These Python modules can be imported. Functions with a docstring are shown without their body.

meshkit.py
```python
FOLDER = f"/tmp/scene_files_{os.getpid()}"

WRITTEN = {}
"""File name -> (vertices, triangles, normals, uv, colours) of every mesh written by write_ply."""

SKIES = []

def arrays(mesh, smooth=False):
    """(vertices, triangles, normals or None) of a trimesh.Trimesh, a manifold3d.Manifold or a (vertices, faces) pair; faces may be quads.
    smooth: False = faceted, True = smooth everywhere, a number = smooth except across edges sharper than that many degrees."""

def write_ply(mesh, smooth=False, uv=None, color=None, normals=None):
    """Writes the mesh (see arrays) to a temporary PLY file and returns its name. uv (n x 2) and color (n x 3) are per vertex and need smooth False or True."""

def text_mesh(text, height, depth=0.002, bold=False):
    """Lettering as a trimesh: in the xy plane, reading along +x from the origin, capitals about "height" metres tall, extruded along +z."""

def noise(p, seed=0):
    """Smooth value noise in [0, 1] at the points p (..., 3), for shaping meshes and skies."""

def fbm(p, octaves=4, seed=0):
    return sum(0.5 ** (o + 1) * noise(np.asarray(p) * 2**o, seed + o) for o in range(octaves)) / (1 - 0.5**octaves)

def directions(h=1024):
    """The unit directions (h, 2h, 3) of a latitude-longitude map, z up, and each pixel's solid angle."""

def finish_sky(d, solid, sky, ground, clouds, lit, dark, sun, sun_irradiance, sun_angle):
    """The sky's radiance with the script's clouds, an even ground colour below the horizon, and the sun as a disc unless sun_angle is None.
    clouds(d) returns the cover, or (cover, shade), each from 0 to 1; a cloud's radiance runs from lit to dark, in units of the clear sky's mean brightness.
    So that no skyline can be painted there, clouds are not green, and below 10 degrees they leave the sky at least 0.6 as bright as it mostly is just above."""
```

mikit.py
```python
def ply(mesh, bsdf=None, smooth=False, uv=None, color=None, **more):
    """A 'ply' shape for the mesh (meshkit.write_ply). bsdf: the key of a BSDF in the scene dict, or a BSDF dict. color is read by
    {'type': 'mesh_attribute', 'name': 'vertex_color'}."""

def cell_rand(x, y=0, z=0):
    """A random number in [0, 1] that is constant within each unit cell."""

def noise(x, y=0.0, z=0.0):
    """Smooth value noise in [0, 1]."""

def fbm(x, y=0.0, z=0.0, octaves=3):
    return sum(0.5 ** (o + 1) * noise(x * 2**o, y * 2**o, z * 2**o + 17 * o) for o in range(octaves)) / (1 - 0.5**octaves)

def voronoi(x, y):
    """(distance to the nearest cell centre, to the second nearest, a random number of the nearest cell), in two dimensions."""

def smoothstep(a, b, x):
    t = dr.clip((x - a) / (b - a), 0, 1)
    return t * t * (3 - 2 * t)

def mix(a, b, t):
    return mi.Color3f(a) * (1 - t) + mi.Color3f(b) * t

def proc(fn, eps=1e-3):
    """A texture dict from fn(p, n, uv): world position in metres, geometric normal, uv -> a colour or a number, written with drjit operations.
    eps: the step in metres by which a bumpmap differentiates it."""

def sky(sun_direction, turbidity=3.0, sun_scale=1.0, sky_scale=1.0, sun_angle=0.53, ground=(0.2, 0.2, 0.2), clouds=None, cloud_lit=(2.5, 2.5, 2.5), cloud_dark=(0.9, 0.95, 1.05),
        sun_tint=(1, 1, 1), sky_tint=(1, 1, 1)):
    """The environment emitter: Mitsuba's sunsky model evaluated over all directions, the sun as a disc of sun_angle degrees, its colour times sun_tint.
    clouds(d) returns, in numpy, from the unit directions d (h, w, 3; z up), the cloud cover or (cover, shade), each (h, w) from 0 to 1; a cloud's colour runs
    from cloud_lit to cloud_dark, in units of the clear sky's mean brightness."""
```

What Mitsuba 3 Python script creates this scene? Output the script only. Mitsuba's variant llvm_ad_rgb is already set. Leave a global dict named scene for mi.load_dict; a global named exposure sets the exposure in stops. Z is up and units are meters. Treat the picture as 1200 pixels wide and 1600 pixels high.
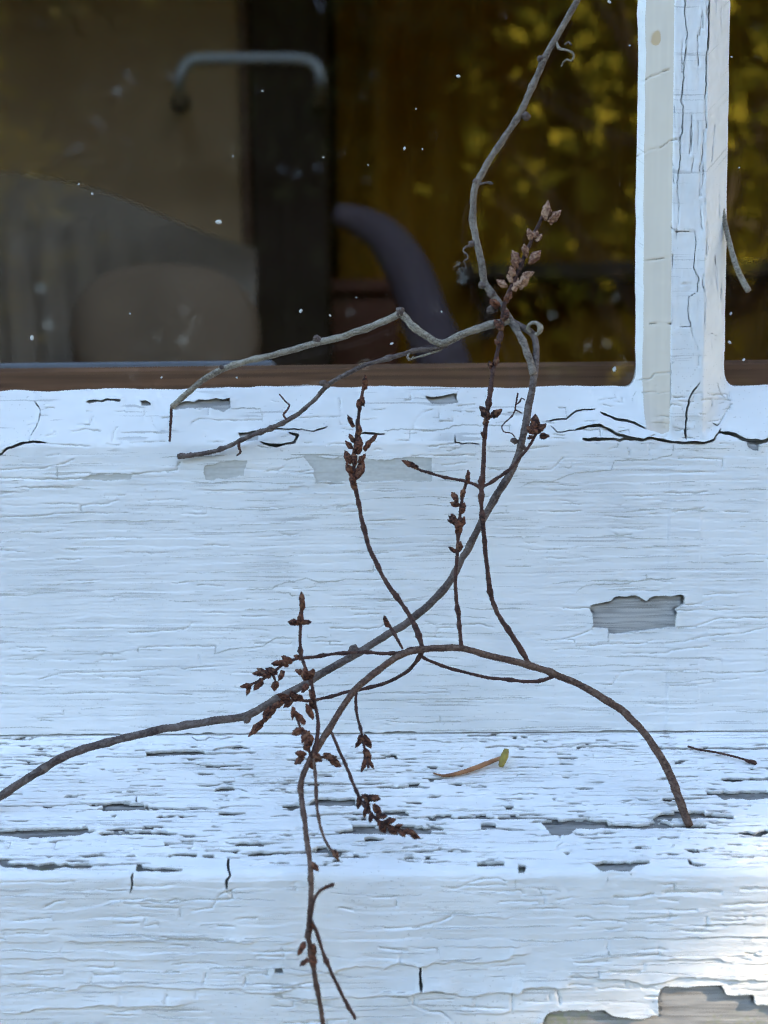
import math
import numpy as np
import trimesh
import drjit as dr
import mitsuba as mi
import mikit
import meshkit
from mikit import proc, noise, fbm, smoothstep, mix
from scipy.sparse import coo_matrix
from scipy.sparse.csgraph import connected_components
from scipy.spatial import ConvexHull

T = mi.ScalarTransform4f
scene, labels = {}, {}
MM = 0.001

# ------------------------------------------------------------------ camera, sky, exposure
CAM = np.array([6.0, -425.0, 124.9])                     # mm; x along the wall, y into the house, z up
PITCH, YAW, ROLL, FOCAL = math.radians(4.9), math.radians(-0.9), math.radians(0.6), 1700.0
_r0 = np.array([math.cos(YAW), -math.sin(YAW), 0])
_f = np.array([math.cos(PITCH) * math.sin(YAW), math.cos(PITCH) * math.cos(YAW), -math.sin(PITCH)])
_u = np.cross(_r0, _f) * math.cos(ROLL) + _r0 * math.sin(ROLL)
scene['camera'] = {
    'type': 'thinlens', 'fov_axis': 'x', 'fov': math.degrees(2 * math.atan(600 / FOCAL)),
    'aperture_radius': 0.0022, 'focus_distance': 0.402, 'near_clip': 0.02, 'far_clip': 500.0,
    'to_world': T().look_at(origin=(CAM * MM).tolist(), target=((CAM + 100 * _f) * MM).tolist(), up=_u.tolist())}
SUN = np.array([0.90, -0.24, 0.46])
SUN /= np.linalg.norm(SUN)
scene['sky'] = mikit.sky(SUN.tolist(), turbidity=3.0, sun_scale=0.8, sun_angle=0.6, ground=(0.13, 0.13, 0.12), sky_tint=(1.10, 0.985, 0.95), sun_tint=(0.93, 0.98, 1.08))
exposure = 5.13

# ------------------------------------------------------------------ measured lines (mm): sash (x, z), sill (x, along the profile), plants (x, y, z)
SASH_LINES = [('c',0.55,1,[(-140.16,133.56),(-137.71,130.72),(-136.76,129.43),(-137.4,124.88),(-138.9,121.12),(-139.89,117.39)]),('c',0.99,1,[(-156.24,111.07),(-150.36,112.77),(-148.13,114.99),(-142.1,116.91),(-138.37,117.37),(-133.23,116.83)]),('g',0.4,0.3,[(-133.23,116.83),(-128.07,116.03),(-115.88,115.41)]),('g',0.4,0.3,[(-151.37,106.5),(-134.43,106.83),(-129.84,108.05),(-128.58,108.03),(-122.19,110.23)]),('c',0.5,0,[(-128.85,107.53),(-128.77,102.76)]),('g',0.5,0.35,[(-156.56,103.28),(-151.5,103.23),(-129.28,102.51),(-118.91,102.91)]),('l',0.3,5,[(-156.8,97.73),(-151.73,97.68),(-142.87,97.6),(-141.53,99.6),(-118.51,99.89)]),('g',0.45,0.3,[(-99.19,104.48),(-90.86,104.9),(-81.52,105.82),(-80.44,108.82)]),('g',0.35,0.25,[(-123.68,121.22),(-116.66,121.9),(-112.0,121.1)]),('g',0.35,0.25,[(-103.8,120.26),(-94.93,120.17),(-86.07,120.08)]),('g',0.35,0.25,[(-117.06,123.15),(-115.73,126.93)]),('g',0.3,0.2,[(-106.99,117.06),(-106.9,120.79),(-105.36,123.03)]),('g',0.3,0.2,[(-92.48,126.43),(-91.44,123.39),(-90.03,121.87)]),('g',0.3,0.2,[(-95.47,125.7),(-95.07,129.5)]),('g',0.3,0.2,[(-99.62,116.49),(-96.61,116.71),(-85.79,116.85)]),('c',0.46,0,[(-61.15,129.65),(-49.42,129.53),(-48.26,126.47),(-48.27,121.45)]),('g',0.4,0.3,[(-76.28,124.24),(-73.35,125.72),(-64.91,124.88),(-58.06,124.81),(-48.95,124.97)]),('g',0.35,0.25,[(-70.88,119.68),(-70.17,116.69),(-63.1,116.37)]),('c',0.55,1,[(-48.96,119.96),(-42.72,121.39),(-35.65,121.32),(-28.06,120.24),(-25.06,121.21),(-22.56,122.18)]),('c',0.94,1,[(-48.79,116.48),(-45.47,115.21),(-40.45,115.16),(-35.47,116.1),(-34.05,118.81),(-37.61,119.84)]),('g',0.35,0.25,[(-36.57,125.84),(-25.67,125.73),(-17.58,125.9)]),('g',0.35,0.25,[(-18.2,133.27),(-17.33,126.15),(-18.0,120.64)]),('g',0.35,0.25,[(-17.0,121.38),(-12.46,120.58)]),('c',0.99,1,[(-9.18,119.3),(-0.4,118.96)]),('g',0.35,0.25,[(-9.22,124.55),(-3.41,124.74)]),('c',0.55,0,[(-39.75,109.42),(-32.47,110.34),(-27.46,110.54),(-20.47,109.22),(-17.95,110.45),(-12.94,110.65)]),('l',0.3,4,[(-75.94,97.97),(-55.81,97.53),(-38.22,97.36),(-37.44,98.86),(-28.15,98.78)]),('g',0.35,0.25,[(-46.36,104.97),(-41.83,105.43),(-38.79,107.15)]),('c',0.5,0,[(-9.31,100.85),(-1.8,100.53)]),('c',0.45,0,[(-5.31,100.31),(-5.35,97.3)]),('c',0.46,0,[(-0.39,120.46),(8.91,120.61),(13.42,120.32),(22.71,120.47),(27.77,121.91),(34.81,122.09),(45.34,121.73),(49.86,121.94)]),('g',0.3,0.2,[(18.62,128.3),(14.8,127.07),(12.23,124.58),(10.92,120.84)]),('c',0.55,1,[(27.4,118.19),(27.31,115.22),(37.01,114.63)]),('g',0.4,0.3,[(17.06,113.84),(27.05,114.98)]),('g',0.4,0.3,[(10.29,110.42),(23.27,110.29),(34.99,110.42)]),('c',0.72,1,[(62.99,123.3),(68.06,124.0),(71.32,123.96),(75.34,127.19),(79.66,127.65),(82.95,127.87)]),('c',1.04,1,[(84.85,126.59),(90.13,124.02),(96.25,122.7),(101.48,120.16)]),('c',0.61,1,[(64.87,121.53),(67.19,119.02),(74.73,119.69)]),('c',1.1,1,[(74.75,119.94),(79.1,121.14),(84.14,121.58),(87.22,119.81),(91.24,117.54),(96.08,116.26),(100.47,115.47),(103.55,116.43),(111.53,114.63),(115.21,114.34),(123.87,114.26),(127.73,115.45),(130.79,119.61)]),('c',1.32,1,[(77.43,116.2),(88.61,116.09),(96.78,115.76)]),('c',0.85,1,[(121.88,137.39),(119.47,134.33),(117.79,131.04),(116.69,122.24),(116.82,115.31)]),('c',0.45,0,[(99.82,135.06),(98.03,132.53),(97.57,130.5)]),('g',0.4,0.3,[(100.73,138.91),(104.88,139.64),(105.85,141.44),(110.94,141.39)]),('c',0.5,0,[(131.02,139.35),(131.65,134.71),(134.24,131.62)]),('g',0.5,0.4,[(136.39,129.07),(133.31,125.07),(131.14,122.09)]),('c',0.5,1,[(131.14,122.09),(129.72,120.86),(127.66,122.13)]),('c',1.43,1,[(130.62,118.38),(136.64,117.08),(140.09,115.32),(146.11,114.28),(149.3,115.72)]),('c',0.46,0,[(74.35,103.05),(82.06,103.47),(88.27,103.91),(88.75,106.4),(89.97,108.63)]),('c',0.46,0,[(89.73,107.64),(102.89,107.76),(111.55,109.66),(111.99,113.63)]),('g',0.4,0.3,[(114.04,108.39),(131.39,107.97),(131.45,104.24)]),('g',0.35,0.25,[(94.41,112.57),(94.93,109.58)]),('g',0.35,0.25,[(102.57,113.98),(102.62,109.5)]),('g',0.4,0.3,[(52.43,104.51),(64.88,104.39),(69.35,109.09)]),('c',0.46,0,[(53.18,98.0),(58.16,99.96),(65.64,99.89),(74.34,103.3)]),('c',0.46,0,[(-55.39,58.24),(-45.25,58.16),(-43.96,59.42),(-38.87,60.91),(-31.25,62.63),(-27.49,61.07),(-19.9,61.01),(-16.1,62.0),(-6.0,61.92)]),('c',0.46,0,[(-44.01,56.87),(-38.44,56.82),(-37.7,55.54),(-30.1,55.74)]),('g',0.4,0.3,[(-77.54,35.56),(-68.36,35.49)]),('c',0.44,0,[(-68.36,35.49),(-68.68,32.66),(-62.27,34.42),(-49.51,35.36),(-43.84,38.92),(-36.73,38.61)]),('g',0.4,0.3,[(-36.22,38.61),(-36.29,34.74)]),('c',0.46,0,[(-31.09,41.65),(-31.4,38.57),(-23.01,39.02)]),('c',0.42,0,[(-22.56,35.16),(-22.45,42.36)]),('g',0.4,0.3,[(-22.45,42.36),(-3.19,42.21),(-1.14,43.74)]),('g',0.35,0.25,[(-75.08,31.93),(-74.67,27.79)]),('l',0.22,4,[(-154.39,32.5),(-127.47,32.56),(-113.37,32.98),(-99.27,34.17)]),('c',0.4,0,[(-99.24,35.2),(-99.07,32.36)]),('g',0.4,0.3,[(-98.73,35.2),(-77.54,35.56)]),('g',0.35,0.3,[(-109.54,32.95),(-109.89,29.85)]),('g',0.4,0.25,[(-139.38,22.53),(-130.3,25.07),(-99.02,25.63),(-87.98,26.85)]),('g',0.35,0.2,[(-155.04,16.65),(-129.32,16.48),(-113.89,17.16),(-78.04,15.88)]),('g',0.35,0.2,[(-128.38,42.9),(-109.22,43.01)]),('g',0.4,0.3,[(-102.89,41.42),(-94.72,41.36),(-79.9,42.53),(-77.29,45.09)]),('g',0.4,0.3,[(15.32,44.89),(20.36,42.29),(19.07,38.71),(10.21,38.52)]),('g',0.4,0.3,[(20.86,42.29),(26.68,42.24)]),('g',0.4,0.3,[(30.47,43.49),(37.3,43.7),(42.34,42.12)]),('g',0.4,0.3,[(69.56,49.58),(74.59,49.54),(80.12,49.76)]),('g',0.45,0.35,[(69.61,37.31),(74.64,38.55),(80.93,41.06)]),('c',0.42,0,[(87.24,39.23),(87.26,35.64)]),('g',0.4,0.3,[(74.66,34.45),(86.51,35.13),(99.86,35.29),(104.88,36.53)]),('g',0.45,0.35,[(114.88,41.58),(121.66,42.04),(130.4,45.03),(149.93,45.39)]),('g',0.4,0.3,[(114.29,48.47),(136.1,48.55)]),('g',0.35,0.25,[(117.28,50.74),(122.79,50.95),(127.77,52.95)]),('c',0.46,0,[(74.56,55.91),(78.57,58.93),(95.12,59.31),(102.12,61.03)]),('c',0.5,0,[(102.1,63.31),(102.37,61.02),(113.89,61.18)]),('g',0.4,0.3,[(109.93,35.22),(118.72,36.43),(124.98,37.92),(139.27,39.09),(150.01,41.57)]),('g',0.4,0.3,[(92.84,31.49),(109.98,31.37),(113.74,32.88),(126.8,34.07)]),('g',0.4,0.25,[(82.32,19.21),(88.9,18.91),(92.9,24.04),(97.95,24.77),(112.58,24.16),(123.16,24.6)]),('g',0.4,0.3,[(127.72,23.28),(137.79,23.21),(148.35,23.65),(150.35,24.41)]),('g',0.35,0.25,[(-1.43,16.15),(11.29,15.81),(24.01,16.24)]),('g',0.35,0.25,[(1.0,4.44),(13.75,4.1)]),('g',0.3,0.25,[(20.61,0.67),(20.9,6.4)]),('g',0.4,0.25,[(93.08,93.87),(104.28,93.76)]),('g',0.4,0.25,[(109.24,94.97),(120.43,94.61),(125.38,95.32)]),('g',0.3,0.2,[(111.82,87.43),(124.23,89.07)]),('g',0.4,0.25,[(-120.31,91.58),(-116.48,92.55),(-109.41,92.49),(-105.06,94.22)]),('g',0.4,0.25,[(-127.99,89.12),(-120.39,89.3),(-101.43,88.88)]),('g',0.3,0.2,[(-152.13,87.82),(-138.17,88.2),(-127.99,89.12)])]
SASH_HOLES = [(1,[(-119.5,132.83),(-117.61,132.04),(-112.79,132.5),(-109.77,132.98),(-105.63,132.68),(-105.22,133.7),(-109.11,134.0),(-112.91,133.53),(-118.05,133.58)]),(1,[(-97.72,133.11),(-96.75,131.05),(-92.63,130.75),(-93.54,132.29),(-95.44,133.34)]),(1,[(-84.33,129.39),(-81.99,131.91),(-73.14,133.35),(-61.65,133.74),(-61.16,129.91),(-63.84,127.9),(-65.94,128.94),(-70.35,130.0),(-76.71,129.82),(-83.04,129.12)]),(0,[(-119.17,102.66),(-115.58,104.39),(-99.19,104.48),(-99.77,101.97),(-118.43,102.15)]),(0,[(-70.93,107.22),(-61.84,109.13),(-54.06,109.06),(-55.44,103.31),(-64.01,101.88),(-70.82,101.44)]),(0,[(-31.72,110.34),(-27.46,110.54),(-19.97,109.22),(-12.94,110.65),(-0.46,108.78),(10.29,110.17),(18.28,109.59),(17.96,100.34),(-0.55,100.52),(-27.37,100.53),(-27.79,105.54)]),(1,[(15.69,133.93),(18.73,133.13),(25.12,134.34),(28.95,134.81),(29.08,130.98),(21.71,130.29),(18.67,130.58)]),(1,[(80.12,50.78),(87.15,52.25),(90.9,54.26),(95.91,54.47),(99.68,54.19),(102.21,52.39),(104.7,54.15),(112.22,54.34),(117.23,54.55),(117.02,50.74),(113.54,48.73),(114.56,47.7),(113.88,41.58),(106.59,41.38),(101.57,40.4),(87.24,39.23),(87.22,41.53),(80.93,41.58),(81.15,47.2),(80.13,48.23)]),(1,[(140.43,114.09),(145.37,114.29),(145.19,110.82),(141.21,112.1)]),(1,[(-46.77,116.21),(-40.44,114.91),(-42.43,113.94),(-47.98,115.23)]),(1,[(-57.79,120.04),(-49.76,120.96),(-49.57,116.98),(-56.58,116.55)])]
MULLION_LINES = [('c',0.55,0,[(114.17,287.27),(114.3,277.54),(114.61,271.96),(115.37,268.69),(114.34,256.09),(113.73,247.66),(113.31,242.96),(114.29,241.53),(113.91,233.52),(113.24,229.27),(113.12,219.3),(112.44,215.98),(112.26,210.74)]),('g',0.4,0.3,[(112.26,210.74),(113.31,204.99),(112.91,197.81)]),('c',1.0,1,[(123.21,289.43),(123.49,270.89),(123.14,262.04)]),('c',0.65,1,[(122.67,261.58),(122.63,248.47)]),('g',0.5,0.4,[(122.63,248.47),(122.2,244.71),(123.09,233.38)]),('g',0.45,0.35,[(122.14,232.45),(121.76,224.88),(120.9,217.77)]),('g',0.4,0.35,[(100.65,253.96),(104.49,255.07),(109.29,255.7)]),('g',0.4,0.35,[(99.0,225.91),(102.86,227.04),(107.21,227.46),(109.61,229.08),(112.03,229.28)]),('c',0.42,0,[(110.49,196.88),(111.97,194.94),(119.27,195.33),(119.83,190.04),(118.98,181.37),(119.99,178.94),(120.98,177.96),(120.57,172.16),(117.17,170.26),(117.27,163.46),(118.31,159.06),(112.91,158.64)]),('g',0.4,0.3,[(118.32,158.09),(119.35,154.17),(121.14,149.76),(121.47,143.88)]),('g',0.4,0.3,[(122.93,178.42),(122.49,175.04),(123.53,170.67),(123.48,157.54)]),('g',0.35,0.3,[(100.86,185.7),(105.74,185.4),(110.62,185.58)]),('g',0.35,0.3,[(104.06,160.69),(110.93,160.13)]),('c',0.55,1,[(125.71,155.81),(127.66,156.76),(130.61,156.0)]),('c',0.7,1,[(128.65,187.04),(128.96,182.69)]),('c',0.42,0,[(111.34,146.93),(111.15,142.03),(110.72,137.12),(111.07,128.49)]),('g',0.45,0.35,[(121.08,204.89),(121.64,200.1),(122.19,195.77)]),('g',0.35,0.3,[(113.69,174.91),(118.08,175.34)]),('g',0.35,0.3,[(122.17,279.04),(122.74,273.23)]),('g',0.3,0.3,[(125.93,221.5),(127.4,235.68)]),('g',0.4,0.3,[(98.37,190.79),(98.83,192.71)]),('g',0.4,0.3,[(97.94,183.81),(99.9,184.02)])]
FOOT = [[75.5,120.46],[78.48,121.17],[83.43,121.61],[86.66,119.84],[90.89,117.57],[95.86,116.28],[100.33,115.49],[103.29,116.45],[111.49,114.63],[115.2,114.35],[123.87,114.26],[127.56,115.46],[129.97,119.15]]
MULLION_FLAKES = [([(110.49,196.88),(111.97,194.94),(119.27,195.33),(119.83,190.04),(118.98,181.37),(119.99,178.94),(120.98,177.96),(120.57,172.16),(117.17,170.26),(117.27,163.46),(118.31,159.06),(112.91,158.64),(110.95,159.15)],-0.3),([(111.75,289.62),(123.21,289.43),(123.14,262.04),(122.67,261.58),(122.63,248.47),(122.2,244.71),(119.27,195.81),(112.45,195.9),(112.44,215.98),(113.91,233.52),(114.34,256.09),(115.37,268.69)],0.12)]
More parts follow.
